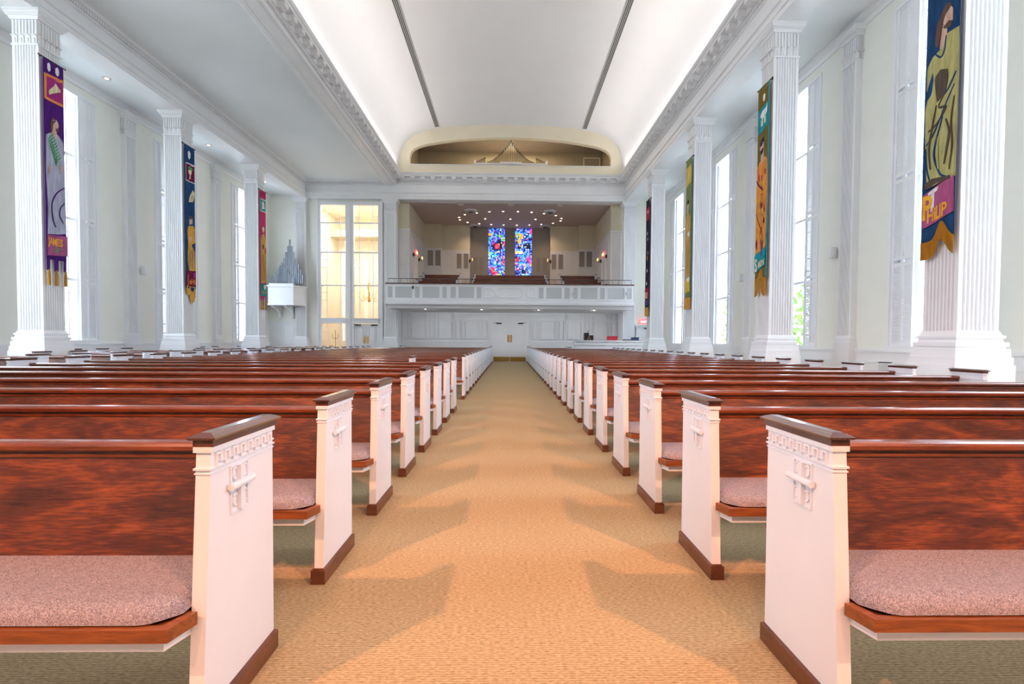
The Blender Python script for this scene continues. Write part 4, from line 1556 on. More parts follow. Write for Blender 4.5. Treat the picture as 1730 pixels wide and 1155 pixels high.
def make_pew(x0, x1, keyed, emb):
    """x0<x1 outer faces of the two ends (world x); emb: 'lo','hi','both'; origin at mid-length on the floor"""
    cx = (x0 + x1) / 2
    t = thing('pew', (cx, 1.6, 0), '', 'pew')
    a, b = x0 - cx, x1 - cx
    for side, (p, q), s in (('lo', (a, a + T_), -1), ('hi', (b - T_, b), 1)):
        e = end_mesh(p, q).build('end_panel', 'pew_paint', t)
        cap_mesh(p, q).build('cap', 'cap_wood', e)
        plinth_mesh(p, q).build('plinth', 'plinth_wood', e)
        if emb in (side, 'both'):
            fx = p if s < 0 else q
            emblem_mesh(s).build('cross_emblem', 'pew_paint', e, (fx, 0.02, 0.655))
            if keyed:
                km = key_mesh(s).mesh('greek_key', 'pew_paint')
                for k in range(8):
                    link('greek_key', km, e, (fx, -0.108 + k * 0.0445, 0.744))
            else:
                m = MB()
                u = key_mesh(s)
                for k in range(8):
                    m.add([(v[0], v[1] + k * 0.0445, v[2]) for v in u.v], u.f)
                m.build('greek_key_band', 'pew_paint', e, (fx, -0.108, 0.744), kind='stuff')
    ia, ib = a + T_, b - T_
    bk = MB().prism([(0.055, 0.34), (0.165, 0.735), (0.195, 0.735), (0.085, 0.34)], 'x', ia, ib).build('backrest', 'cherry', t)
    rl = MB()
    rl.prism([(0.150, 0.732), (0.144, 0.738), (0.144, 0.750), (0.150, 0.758), (0.160, 0.764), (0.178, 0.767), (0.200, 0.764), (0.210, 0.755), (0.212, 0.738), (0.205, 0.730)], 'x', ia, ib)
    rl.build('top_rail', 'cherry_rail', bk, smooth=False)
    MB().box(ia, ib, 0.152, 0.172, 0.712, 0.722).build('rail_bead', 'cherry_rail', bk)
    st = MB().prism(seat_poly(ia, ib, 0.022), 'z', 0.326, 0.352).build('seat', 'cherry_edge', t)
    # wooden front edge: three mitred lengths
    P0, P1 = seat_poly(ia, ib, 0.0), seat_poly(ia, ib, 0.024)
    for k in (2, 3, 4):
        MB().prism([P0[k], P0[k + 1], P1[k + 1], P1[k]], 'z', 0.326, 0.361).build('seat_edge', 'cherry_edge', st)
    cushion_meshbuilder(ia, ib).build('cushion', 'cushion_fabric', t, smooth=True)
    sk = MB().prism([(x, y) for x, y in [(ia, -0.165), (ia + 0.02, -0.242), (ib - 0.02, -0.242), (ib, -0.165), (ib, -0.14), (ib - 0.035, -0.222), (ia + 0.035, -0.222), (ia, -0.14)]], 'z', 0.290, 0.326)
    sk.build('skirt', 'pew_paint', t)
    n = max(1, int((ib - ia) / 2.0))
    for k in range(1, n):
        x = ia + (ib - ia) * k / n
        MB().prism([(-0.16, 0), (0.12, 0), (0.085, 0.34), (-0.21, 0.325)], 'x', x - 0.02, x + 0.02).build('support', 'pew_paint', t)
    return t


def pew_rows(x0, x1, rows, emb, label, group, n_keyed=3, dy=0.0):
    protos = {}
    for i in rows:
        kx = i < n_keyed
        if kx not in protos:
            p = make_pew(x0, x1, kx, emb)
            protos[kx] = p
            o = p
        else:
            o = copy_tree(protos[kx])
        o.location.y = 1.6 + dy + SP * i
        o['label'] = label % ORD[i]
        o['group'] = group


RB = 'cherry wood pew with white ends, %s row, block on the counter side of the aisle'
LB = 'cherry wood pew with white ends, %s row, block on the vestibule side of the aisle'
pew_rows(0.897, 4.86, range(0, 25), 'lo', RB, 'pews on the counter side of the aisle', dy=0.015)
pew_rows(0.897, 2.95, range(25, 28), 'lo', RB, 'pews on the counter side of the aisle', dy=0.015)
pew_rows(-5.40, -0.903, [26, 27], 'hi', LB, 'pews on the vestibule side of the aisle', dy=-0.02)
pew_rows(-6.78, -0.903, [i for i in range(26) if i != 8], 'hi', LB, 'pews on the vestibule side of the aisle', dy=-0.02)
pew_rows(-6.78, -1.73, [8], 'hi', 'shortened cherry wood pew leaving a gap at the aisle, %s row, vestibule side', 'pews on the vestibule side of the aisle', 0)
# side block under the left colonnade
SB = 'cherry wood pew in the %s row of the side block by the left colonnade'
full, short = [], []
for i in range(5, 25):
    ya, yb = 1.6 + SP * i - 0.33, 1.6 + SP * i + 0.28
    hit = any(ya < COL_Y[k] + COLA + 0.13 and yb > COL_Y[k] - 0.13 for k in (1, 2, 3))
    (short if hit else full).append(i)
pew_rows(-11.45, -8.20, full, 'hi', SB, 'side block pews', 0)
pew_rows(-9.82, -8.20, short, 'hi', SB, 'side block pews', 0)

# ------------------------------------------------------------------ banners
class Banner:
    def __init__(s, side, i, w, z1, z0, label, ground, edge=None, rod=True, holes=()):
        s.side, s.w, s.z1, s.h = side, w, z1, z1 - z0
        yc = COL_Y[i] + COLA / 2
        s.x = (COLX_R - 0.05) if side > 0 else (COLX_L + 0.05)
        s.t = thing('banner', (s.x, yc, z1), label, 'banner', 'hanging banners')
        s.layer = 0
        s.ph = random.uniform(0, 6)
        if rod:
            MB().cyl((0, -w / 2 - 0.07, 0.02), (0, w / 2 + 0.07, 0.02), 0.011, n=8).build('rod', 'iron', s.t)
            for q in (-1, 1):
                MB().lathe([(0.004, -0.02), (0.02, 0), (0.004, 0.02)], 8).build('finial', 'iron', s.t, (0, q * (w / 2 + 0.075), 0.02))
                m = MB()
                m.box(min(0, s.side * 0.05), max(0, s.side * 0.05), q * w / 2 - 0.008, q * w / 2 + 0.008, 0.005, 0.035)
                m.build('bracket', 'iron', s.t)

    def wave(s, u, v):
        return 0.011 * math.sin(u * 8 + s.ph) * (0.3 + 0.7 * v) + 0.004 * math.sin(u * 6 + v * 9 + s.ph)

    def P(s, u, v, lift=0.0):
        # u: 0..1 as seen (left to right), v: 0..1 downwards
        y = (0.5 - u) * s.w if s.side > 0 else (u - 0.5) * s.w
        x = -s.side * (0.012 + s.wave(u, v) + lift)
        return (x, y, -v * s.h)

    def sheet(s, name, m, u0, u1, v0, v1, lift=0.0, nu=18, nv=40, top=None, bottom=None):
        """rectangular cloth with optional curved top/bottom edges (functions of u)"""
        mb = MB()
        vs = []
        for lay in (0.0, 0.004):
            for j in range(nv + 1):
                for i in range(nu + 1):
                    u = u0 + (u1 - u0) * i / nu
                    a = top(u) if top else v0
                    b = bottom(u) if bottom else v1
                    vs.append(s.P(u, a + (b - a) * j / nv, lift + 0.004 - lay))
        n = (nu + 1) * (nv + 1)
        fs = []
        for j in range(nv):
            for i in range(nu):
                k = j * (nu + 1) + i
                fs.append((k, k + 1, k + nu + 2, k + nu + 1))
                fs.append((n + k + nu + 1, n + k + nu + 2, n + k + 1, n + k))
        for i in range(nu):
            fs.append((i, n + i, n + i + 1, i + 1))
            k = nv * (nu + 1) + i
            fs.append((k, k + 1, n + k + 1, n + k))
        for j in range(nv):
            k = j * (nu + 1)
            fs.append((k, k + nu + 1, n + k + nu + 1, n + k))
            k += nu
            fs.append((k, n + k, n + k + nu + 1, k + nu + 1))
        mb.add(vs, fs)
        return mb.build(name, CL[m], s.t, smooth=True)

    def patch(s, name, m, pts, lift=None):
        """applique polygon from (u,v) points, tessellated row by row so it follows the cloth"""
        if lift is None:
            s.layer += 1
            lift = 0.006 + 0.0006 * s.layer
        vmin, vmax = min(p[1] for p in pts), max(p[1] for p in pts)
        nrow = max(3, int((vmax - vmin) * s.h / 0.045))
        rows = []
        for j in range(nrow + 1):
            v = vmin + (vmax - vmin) * (j + (0.001 if j == 0 else (-0.001 if j == nrow else 0))) / nrow
            xs = []
            for (ua, va), (ub, vb) in zip(pts, pts[1:] + pts[:1]):
                if (va <= v < vb) or (vb <= v < va):
                    xs.append(ua + (ub - ua) * (v - va) / (vb - va))
            if len(xs) >= 2:
                rows.append((v, min(xs), max(xs)))
        if len(rows) < 2:
            return
        k = 14
        vs = []
        for lay in (0, 0.003):
            for v, a, b in rows:
                for i in range(k + 1):
                    vs.append(s.P(a + (b - a) * i / k, v, lift - lay))
        n = len(rows) * (k + 1)
        fs = []
        for j in range(len(rows) - 1):
            for i in range(k):
                q = j * (k + 1) + i
                fs.append((q, q + 1, q + k + 2, q + k + 1))
        for j in range(len(rows) - 1):
            q = j * (k + 1)
            fs.append((q, q + k + 1, n + q + k + 1, n + q))
            q += k
            fs.append((q, n + q, n + q + k + 1, q + k + 1))
        mb = MB()
        mb.add(vs, fs)
        return mb.build(name, CL[m], s.t, smooth=True)

    def stroke(s, name, m, pts, wd):
        s.layer += 1
        lift = 0.0065 + 0.0006 * s.layer
        # smooth path
        path = []
        for k in range(len(pts) - 1):
            p0 = pts[max(0, k - 1)]
            p1, p2 = pts[k], pts[k + 1]
            p3 = pts[min(len(pts) - 1, k + 2)]
            for q in range(6):
                t = q / 6
                path.append(tuple(0.5 * ((2 * p1[c]) + (-p0[c] + p2[c]) * t + (2 * p0[c] - 5 * p1[c] + 4 * p2[c] - p3[c]) * t * t + (-p0[c] + 3 * p1[c] - 3 * p2[c] + p3[c]) * t ** 3) for c in (0, 1)))
        path.append(pts[-1])
        vs, fs = [], []
        n = len(path)
        for k, (u, v) in enumerate(path):
            a, b = path[max(0, k - 1)], path[min(n - 1, k + 1)]
            du, dv = (b[0] - a[0]) * s.w, (b[1] - a[1]) * s.h
            L = math.hypot(du, dv) or 1
            ww = wd * (0.35 + 0.65 * math.sin(math.pi * (0.12 + 0.76 * k / max(1, n - 1))))
            ou, ov = -dv / L * ww / s.w, du / L * ww / s.h
            for lay in (0, 0.003):
                vs.append(s.P(u + ou, v + ov, lift - lay))
                vs.append(s.P(u - ou, v - ov, lift - lay))
        for k in range(n - 1):
            q = 4 * k
            fs += [(q, q + 1, q + 5, q + 4), (q + 2, q + 6, q + 7, q + 3), (q, q + 4, q + 6, q + 2), (q + 1, q + 3, q + 7, q + 5)]
        mb = MB()
        mb.add(vs, fs)
        return mb.build(name, CL[m], s.t, smooth=True)

    def text(s, body, m, u, v, size, slant=0.0, sx=1.0):
        """lettering with its baseline start at (u,v)"""
        s.layer += 1
        me = text_mesh(body, size, 0.002, CL[m], 'LEFT', size * 0.025)
        for vt in me.vertices:
            x, y, z = vt.co
            uu = u + x * sx / s.w
            vv = v - y / s.h - slant * x * sx / s.h
            vt.co = s.P(uu, vv, 0.0075 + 0.0006 * s.layer + z)
        me.update()
        return link('lettering', me, s.t)

    def fringe(s, u0, u1, v_of, length_of, m='fringe_gold', n=26):
        f = bpy.data.objects.new('fringe', None)
        mb = MB()
        for k in range(n):
            u = u0 + (u1 - u0) * (k + 0.5) / n
            v = v_of(u)
            L = length_of(u) / s.h * random.uniform(0.96, 1.03)
            du = (u1 - u0) / n * 0.46
            a, b = s.P(u - du, v, 0.006), s.P(u + du, v, 0.006)
            c, d = s.P(u + du, v + L, 0.006), s.P(u - du, v + L, 0.006)
            cm, dm = s.P(u, v, 0.016), s.P(u, v + L, 0.016)
            mb.add([a, b, c, d, cm, dm], [(0, 4, 5, 3), (4, 1, 2, 5), (0, 3, 2, 1)])
        bpy.data.objects.remove(f)
        return mb.build('fringe', CL[m], s.t, kind='stuff')

    def tassel(s, u, v, L):
        x, y, z = s.P(u, v, 0.01)
        m = MB()
        m.lathe([(0.006, 0.0), (0.022, -0.02), (0.02, -0.05), (0.027, -0.09), (0.03, -L), (0.004, -L)], 10)
        return m.build('tassel', CL['fringe_gold'], s.t, (x, y, z))


# --- navy and mauve banner on the nearest right column
B = Banner(1, 0, 0.50, 6.86, 2.20, 'navy and mauve banner with an olive robed figure and gold fringe', 'navy')
B.sheet('cloth', 'navy', 0, 1, 0, 0.945, bottom=lambda u: 0.945 - 0.05 * math.exp(-((u - 0.66) / 0.22) ** 2) if True else 0)
B.patch('head_panel', 'mauve', [(0.08, 0.03), (0.92, 0.03), (0.92, 0.13), (0.08, 0.13)])


def cv(c):
    return 0.285 + c * 0.000652


def cu(x, c):
    return (x - (80 - 0.03 * c)) / 142.0


def CP(pts):
    return [(cu(x, c), cv(c)) for x, c in pts]


B.patch('neck', 'skin', CP([(135, 180), (150, 90), (170, 120), (168, 150), (152, 205), (140, 215)]))
B.patch('robe', 'olive', CP([(82, 235), (112, 190), (140, 218), (168, 140), (217, 140), (216, 330), (200, 755), (76, 770), (72, 640), (72, 420), (95, 330), (78, 350)]))
B.patch('face', 'skin', CP([(155, 60), (185, 32), (195, 50), (193, 108), (168, 115), (150, 92)]))
B.patch('hair', 'hair', CP([(150, 30), (170, 10), (193, 12), (190, 34), (160, 60), (150, 95), (140, 140), (128, 175), (116, 165), (116, 120), (124, 70)]))
B.patch('beard', 'hair', CP([(148, 92), (160, 118), (185, 122), (196, 95), (178, 90)]))
B.stroke('collar', 'navy', CP([(110, 185), (140, 222), (158, 200), (166, 145)]), 0.012)
B.patch('sleeve_opening', 'navy', CP([(84, 330), (104, 270), (108, 300), (100, 360), (82, 380)]))
B.patch('fold_shade', 'shadow_brown', CP([(113, 295), (140, 275), (172, 285), (176, 330), (160, 405), (122, 408), (116, 350)]))
B.stroke('fold', 'shadow_brown', CP([(165, 380), (130, 430), (165, 450), (120, 500), (85, 520)]), 0.016)
B.stroke('fold', 'navy', CP([(200, 370), (150, 460), (105, 540), (76, 580)]), 0.011)
B.stroke('fold', 'navy', CP([(206, 320), (180, 370), (160, 390)]), 0.012)
B.stroke('fold', 'navy', CP([(150, 480), (118, 570), (108, 640), (135, 720), (165, 745)]), 0.016)
B.stroke('fold', 'navy', CP([(76, 590), (78, 680), (90, 745)]), 0.010)
B.stroke('fold', 'shadow_brown', CP([(165, 500), (180, 560), (168, 640), (158, 690)]), 0.018)
B.stroke('fold', 'shadow_brown', CP([(120, 420), (100, 520), (88, 600), (92, 690)]), 0.014)
B.stroke('fold', 'shadow_brown', CP([(200, 420), (188, 520), (192, 620), (180, 720)]), 0.012)
B.stroke('fold', 'olive', CP([(128, 560), (122, 640), (130, 700)]), 0.02)
B.patch('hem_shade', 'shadow_brown', CP([(70, 745), (100, 732), (130, 748), (170, 735), (190, 752), (180, 772), (72, 775)]))
B.patch('name_panel', 'mauve', CP([(64, 790), (198, 752), (196, 905), (60, 945)]))
B.text('P', 'yellow_orange', cu(58, 905), cv(905), 0.44, 0.05, 0.62)
B.text('HiLIP', 'yellow_orange', cu(78, 915), cv(922), 0.25, 0.12, 0.60)
B.patch('tau_upright', 'white_cloth', CP([(96, 790), (112, 788), (108, 875), (94, 878)]))
B.patch('tau_bar', 'white_cloth', CP([(84, 790), (130, 770), (132, 788), (120, 797), (86, 803)]))
_ve = lambda u: 0.945 - 0.05 * math.exp(-((u - 0.66) / 0.22) ** 2)
B.fringe(0.0, 1.0, lambda u: _ve(u) - 0.004, lambda u: 0.24, n=40)

# --- moss and flame banner
B = Banner(1, 1, 0.50, 6.80, 2.20, 'moss green banner with a flame coloured robed figure over a teal name panel', 'moss')
B.sheet('cloth', 'moss', 0, 1, 0, 0.93)
B.sheet('edging', 'teal', 0.92, 1.0, 0, 0.93, lift=0.004, nu=2)
B.patch('header_panel', 'teal', [(0.02, 0.10), (0.98, 0.085), (0.98, 0.20), (0.02, 0.22)])
B.patch('fish', 'white_cloth', [(0.15, 0.13), (0.35, 0.115), (0.7, 0.12), (0.85, 0.095), (0.82, 0.14), (0.6, 0.15), (0.35, 0.155)])
B.patch('gate_post', 'cream', [(0.25, 0.155), (0.42, 0.155), (0.42, 0.185), (0.25, 0.185)])
B.patch('gate_post', 'cream', [(0.55, 0.15), (0.72, 0.15), (0.72, 0.182), (0.55, 0.182)])
B.patch('medallion', 'white_cloth', [(0.4, 0.045), (0.5, 0.035), (0.62, 0.045), (0.62, 0.065), (0.5, 0.075), (0.4, 0.065)])
B.patch('robe', 'flame', [(0.0, 0.40), (0.2, 0.355), (0.75, 0.345), (0.9, 0.36), (0.95, 0.50), (0.9, 0.78), (0.02, 0.80)])
B.patch('neck', 'skin', [(0.32, 0.30), (0.6, 0.30), (0.62, 0.36), (0.3, 0.37)])
B.patch('face', 'skin', [(0.22, 0.275), (0.55, 0.26), (0.6, 0.29), (0.5, 0.325), (0.25, 0.32)])
B.patch('hair', 'black_cloth', [(0.2, 0.275), (0.3, 0.25), (0.58, 0.245), (0.62, 0.265), (0.3, 0.285)])
B.patch('beard', 'black_cloth', [(0.2, 0.31), (0.3, 0.30), (0.55, 0.295), (0.6, 0.31), (0.4, 0.328)])
_r = random.Random(5)
for k in range(70):
    u, v = _r.uniform(0.08, 0.84), _r.uniform(0.372, 0.775)
    cc = _r.choice(['gold', 'red', 'orange', 'tan', 'yellow_orange', 'wine', 'orange', 'gold', 'flame_dark'])
    du, dv = _r.uniform(0.03, 0.08), _r.uniform(0.010, 0.024)
    B.patch('leaf_motif', cc, [(u - du, v), (u - du * 0.3, v - dv), (u + du * 0.8, v - dv * 0.4), (u + du, v + dv * 0.3), (u + du * 0.1, v + dv), (u - du * 0.7, v + dv * 0.6)], lift=0.0135 + 0.00012 * k)
B.layer += 16
B.stroke('sash', 'wine', [(0.05, 0.44), (0.25, 0.47), (0.6, 0.50)], 0.02)
B.stroke('branch', 'moss', [(0.08, 0.60), (0.3, 0.66), (0.55, 0.70), (0.75, 0.76)], 0.014)
B.patch('name_panel', 'teal', [(0.0, 0.805), (0.92, 0.78), (0.92, 0.865), (0.0, 0.895)])
B.patch('tower', 'dusk', [(0.5, 0.76), (0.6, 0.74), (0.68, 0.76), (0.68, 0.82), (0.5, 0.825)])
B.text('S', 'cream', 0.04, 0.887, 0.40, 0.1, 0.42)
B.text('iMON', 'cream', 0.27, 0.872, 0.20, 0.1, 0.62)
B.fringe(0.0, 0.96, lambda u: 0.925 - 0.05 * math.exp(-((u - 0.45) / 0.2) ** 2), lambda u: 0.40 - (0.16 if abs(u - 0.42) < 0.1 else 0.0), n=30)

# --- sage and tan banner
B = Banner(1, 2, 0.50, 6.84, 2.16, 'narrow sage banner with a tan robed figure and square gold fringe', 'sage')
B.sheet('cloth', 'sage', 0, 1, 0, 0.93)
B.sheet('edging', 'teal_green', 0.9, 1.0, 0, 0.93, lift=0.004, nu=2)
B.patch('header_panel', 'yellow', [(0.05, 0.05), (0.9, 0.04), (0.9, 0.16), (0.05, 0.18)])
B.stroke('saltire', 'cream', [(0.3, 0.07), (0.45, 0.10), (0.62, 0.14)], 0.014)
B.stroke('saltire', 'cream', [(0.65, 0.07), (0.5, 0.10), (0.32, 0.145)], 0.014)
B.patch('face', 'skin', [(0.28, 0.29), (0.5, 0.28), (0.58, 0.31), (0.5, 0.36), (0.3, 0.36)])
B.patch('hair', 'black_cloth', [(0.25, 0.285), (0.4, 0.265), (0.6, 0.275), (0.58, 0.295), (0.3, 0.305)])
B.patch('robe', 'tan', [(0.02, 0.40), (0.3, 0.36), (0.55, 0.355), (0.85, 0.39), (0.88, 0.60), (0.85, 0.78), (0.05, 0.80)])
B.patch('sash', 'white_cloth', [(0.4, 0.49), (0.7, 0.48), (0.8, 0.51), (0.55, 0.52)])
for q in (0.2, 0.38, 0.56, 0.72):
    B.stroke('fold', 'moss', [(q, 0.54), (q + 0.05, 0.65), (q - 0.03, 0.77)], 0.006)
B.patch('name_panel', 'yellow', [(0.0, 0.80), (0.86, 0.785), (0.86, 0.885), (0.0, 0.895)])
B.patch('shell', 'white_cloth', [(0.45, 0.79), (0.8, 0.785), (0.82, 0.815), (0.6, 0.825)])
B.fringe(0.0, 0.95, lambda u: 0.925, lambda u: 0.36, 'gold', 26)

# --- black and red banner
B = Banner(1, 3, 0.52, 6.86, 2.14, 'dark banner with red panels and pale letters on the farthest right column', 'black')
B.sheet('cloth', 'black_cloth', 0, 1, 0, 0.93)
B.patch('header_panel', 'red', [(0.1, 0.07), (0.95, 0.06), (0.95, 0.165), (0.1, 0.175)])
B.patch('medallion', 'white_cloth', [(0.3, 0.095), (0.5, 0.085), (0.6, 0.10), (0.4, 0.115)])
B.stroke('staff', 'wine', [(0.35, 0.18), (0.4, 0.4), (0.3, 0.72)], 0.012)
for u, v in ((0.25, 0.28), (0.4, 0.33), (0.5, 0.45), (0.3, 0.60), (0.2, 0.71)):
    B.patch('dove', 'white_cloth', [(u, v), (u + 0.16, v - 0.012), (u + 0.25, v + 0.004), (u + 0.14, v + 0.02), (u + 0.05, v + 0.016)])
B.patch('flame_motif', 'orange', [(0.35, 0.49), (0.5, 0.47), (0.55, 0.5), (0.42, 0.52)])
B.patch('name_panel', 'red', [(0.0, 0.76), (1.0, 0.75), (1.0, 0.84), (0.0, 0.85)])
B.text('KES', 'cream', 0.05, 0.842, 0.34, 0.02, 0.58)
B.patch('lower_band', 'dusk', [(0.0, 0.86), (1.0, 0.85), (1.0, 0.90), (0.0, 0.91)])
B.fringe(0.0, 0.95, lambda u: 0.92, lambda u: 0.36, 'gold', 26)

# --- purple banner
B = Banner(-1, 1, 0.50, 7.05, 2.26, 'purple banner with a silver robed figure holding a palm branch', 'purple')
B.sheet('cloth', 'purple', 0, 1, 0, 0.885)
B.patch('slot', 'white_cloth', [(0.22, 0.012), (0.32, 0.008), (0.38, 0.015), (0.38, 0.04), (0.3, 0.05), (0.22, 0.043)])
B.patch('slot', 'white_cloth', [(0.62, 0.012), (0.72, 0.008), (0.78, 0.015), (0.78, 0.04), (0.7, 0.05), (0.62, 0.043)])
B.patch('header_border', 'orange', [(0.04, 0.062), (0.98, 0.055), (0.98, 0.178), (0.04, 0.178)])
B.patch('header_panel', 'magenta', [(0.16, 0.070), (0.94, 0.065), (0.94, 0.166), (0.16, 0.166)])
B.patch('pointing_hand', 'cream', [(0.25, 0.135), (0.55, 0.10), (0.6, 0.085), (0.68, 0.095), (0.84, 0.105), (0.82, 0.118), (0.7, 0.114), (0.62, 0.128), (0.3, 0.15)])
B.patch('robe', 'silver', [(0.08, 0.335), (0.35, 0.315), (0.65, 0.315), (0.92, 0.34), (0.98, 0.45), (0.96, 0.60), (1.0, 0.76), (0.06, 0.775), (0.1, 0.66), (0.04, 0.50)])
B.patch('neck', 'skin', [(0.38, 0.285), (0.58, 0.285), (0.62, 0.325), (0.48, 0.335), (0.34, 0.32)])
B.patch('face', 'skin', [(0.38, 0.255), (0.6, 0.25), (0.7, 0.265), (0.68, 0.295), (0.5, 0.30), (0.38, 0.29)])
B.patch('hair', 'hair', [(0.34, 0.262), (0.45, 0.245), (0.62, 0.248), (0.6, 0.258), (0.46, 0.27), (0.42, 0.305), (0.32, 0.325)])
B.patch('beard', 'hair', [(0.55, 0.29), (0.68, 0.283), (0.7, 0.298), (0.6, 0.308)])
B.stroke('palm_stem', 'green', [(0.28, 0.33), (0.45, 0.38), (0.66, 0.44)], 0.008)
for q in range(9):
    u, v = 0.28 + 0.04 * q, 0.335 + 0.0115 * q
    B.stroke('palm_frond', 'green', [(u, v), (u + 0.10, v - 0.006), (u + 0.17, v - 0.018)], 0.010)
    B.stroke('palm_frond', 'green', [(u, v), (u - 0.05, v + 0.014), (u - 0.06, v + 0.030)], 0.010)
B.patch('hand', 'skin', [(0.12, 0.475), (0.24, 0.465), (0.26, 0.49), (0.16, 0.505)])
B.patch('hand', 'skin', [(0.68, 0.455), (0.8, 0.445), (0.84, 0.47), (0.74, 0.49)])
B.stroke('fold', 'purple', [(0.93, 0.545), (0.55, 0.58), (0.28, 0.64), (0.34, 0.70), (0.48, 0.735)], 0.014)
B.stroke('fold', 'purple', [(0.93, 0.615), (0.72, 0.64), (0.66, 0.68), (0.82, 0.71)], 0.011)
B.patch('name_panel', 'mauve', [(0.0, 0.772), (1.0, 0.768), (1.0, 0.868), (0.0, 0.87)])
B.text('JAMES', 'yellow_orange', 0.05, 0.82, 0.22, 0.0, 0.60)
B.stroke('vine', 'green', [(0.3, 0.83), (0.45, 0.85), (0.6, 0.835), (0.78, 0.83)], 0.009)
B.stroke('vine', 'green', [(0.45, 0.85), (0.4, 0.825), (0.55, 0.84), (0.5, 0.86)], 0.008)
for u in (0.0, 0.42, 0.82):
    B.patch('tab', 'purple', [(u, 0.88), (u + 0.18, 0.88), (u + 0.18, 0.935), (u, 0.935)], lift=0.003)
    B.tassel(u + 0.09, 0.93, 0.34)

# --- navy and gold banner
B = Banner(-1, 2, 0.50, 7.03, 2.19, 'navy banner with a golden robed figure and a chalice near the top', 'navy')
B.sheet('cloth', 'navy', 0, 1, 0, 0.90)
B.patch('medallion', 'white_cloth', [(0.38, 0.035), (0.5, 0.025), (0.62, 0.035), (0.62, 0.065), (0.5, 0.08), (0.38, 0.065)])
B.patch('header_border', 'white_cloth', [(0.12, 0.105), (1.0, 0.10), (1.0, 0.222), (0.12, 0.222)])
B.patch('header_panel', 'wine', [(0.15, 0.110), (0.98, 0.106), (0.98, 0.217), (0.15, 0.217)])
B.patch('chalice_bowl', 'cream', [(0.38, 0.145), (0.72, 0.14), (0.68, 0.17), (0.56, 0.178), (0.44, 0.172)])
B.patch('chalice_stem', 'cream', [(0.52, 0.175), (0.6, 0.175), (0.62, 0.20), (0.72, 0.207), (0.42, 0.209), (0.5, 0.20)])
B.patch('serpent', 'green', [(0.32, 0.135), (0.5, 0.122), (0.8, 0.13), (0.74, 0.148), (0.5, 0.146)])
B.patch('blessing_hand', 'cream', [(0.75, 0.268), (0.95, 0.275), (0.95, 0.31), (0.7, 0.35), (0.38, 0.352), (0.5, 0.31)])
for q in range(4):
    B.stroke('finger_line', 'hair', [(0.5 + 0.1 * q, 0.347), (0.6 + 0.09 * q, 0.32), (0.7 + 0.06 * q, 0.30)], 0.005)
B.patch('face', 'skin', [(0.38, 0.455), (0.6, 0.44), (0.72, 0.455), (0.68, 0.49), (0.42, 0.495)])
B.patch('hair', 'hair', [(0.34, 0.455), (0.5, 0.432), (0.7, 0.44), (0.68, 0.452), (0.45, 0.462)])
B.patch('robe', 'gold', [(0.15, 0.54), (0.3, 0.50), (0.78, 0.495), (0.95, 0.52), (0.95, 0.60), (0.6, 0.62), (0.9, 0.66), (0.98, 0.78), (0.4, 0.80), (0.15, 0.72), (0.25, 0.62)])
B.patch('shield', 'pale_pink', [(0.4, 0.57), (0.65, 0.565), (0.62, 0.60), (0.5, 0.605)])
for q in (0.35, 0.5, 0.65, 0.8):
    B.stroke('fold', 'navy', [(0.95, 0.635 + (q - 0.35) * 0.12), (q, 0.69), (q + 0.05, 0.77)], 0.009)
B.patch('name_panel', 'wine', [(0.02, 0.79), (0.95, 0.782), (0.95, 0.885), (0.02, 0.885)])
B.patch('name_corner', 'magenta', [(0.7, 0.79), (0.95, 0.785), (0.95, 0.83), (0.72, 0.83)])
B.text('J', 'orange', 0.12, 0.872, 0.40, 0.0, 0.55)
B.text('oHN', 'orange', 0.36, 0.872, 0.23, 0.0, 0.60)
B.patch('fringe_lobe', 'gold', [(0.05, 0.885), (0.4, 0.885), (0.42, 0.94), (0.3, 0.945), (0.1, 0.94)], lift=0.004)
B.patch('fringe_lobe', 'gold', [(0.4, 0.885), (0.92, 0.885), (0.92, 0.945), (0.75, 0.99), (0.55, 0.995), (0.42, 0.95)], lift=0.006)
B.patch('lobe_disc', 'navy', [(0.5, 0.89), (0.78, 0.89), (0.78, 0.905), (0.66, 0.92), (0.52, 0.91)], lift=0.014)

# --- crimson and teal banner
B = Banner(-1, 3, 0.50, 7.04, 2.26, 'crimson banner with teal panels and a golden robed figure beside the wall organ', 'rose')
B.sheet('cloth', 'rose', 0, 1, 0, 0.88)
for q in range(3):
    B.patch('top_notch', 'wine', [(0.12 + 0.3 * q, 0.015), (0.32 + 0.3 * q, 0.015), (0.22 + 0.3 * q, 0.055)])
B.patch('header_border', 'white_cloth', [(0.03, 0.062), (0.97, 0.06), (0.97, 0.172), (0.03, 0.172)])
B.patch('header_panel', 'teal_green', [(0.08, 0.068), (0.92, 0.066), (0.92, 0.165), (0.08, 0.165)])
B.patch('shell', 'white_cloth', [(0.35, 0.095), (0.5, 0.085), (0.7, 0.095), (0.72, 0.13), (0.85, 0.15), (0.3, 0.152), (0.42, 0.13)])
B.patch('face', 'skin', [(0.38, 0.315), (0.6, 0.305), (0.66, 0.325), (0.6, 0.355), (0.42, 0.355)])
B.patch('headcloth', 'cream', [(0.34, 0.312), (0.5, 0.292), (0.68, 0.305), (0.66, 0.325), (0.42, 0.33)])
B.patch('beard', 'hair', [(0.4, 0.345), (0.6, 0.338), (0.58, 0.36), (0.46, 0.365)])
B.patch('robe', 'tan', [(0.1, 0.40), (0.4, 0.355), (0.62, 0.355), (0.95, 0.40), (0.98, 0.60), (0.95, 0.76), (0.08, 0.77), (0.04, 0.55)])
B.patch('book', 'hair', [(0.35, 0.445), (0.6, 0.44), (0.62, 0.475), (0.4, 0.485)])
B.patch('sleeve', 'rose', [(0.72, 0.48), (0.98, 0.46), (0.98, 0.52), (0.7, 0.515)])
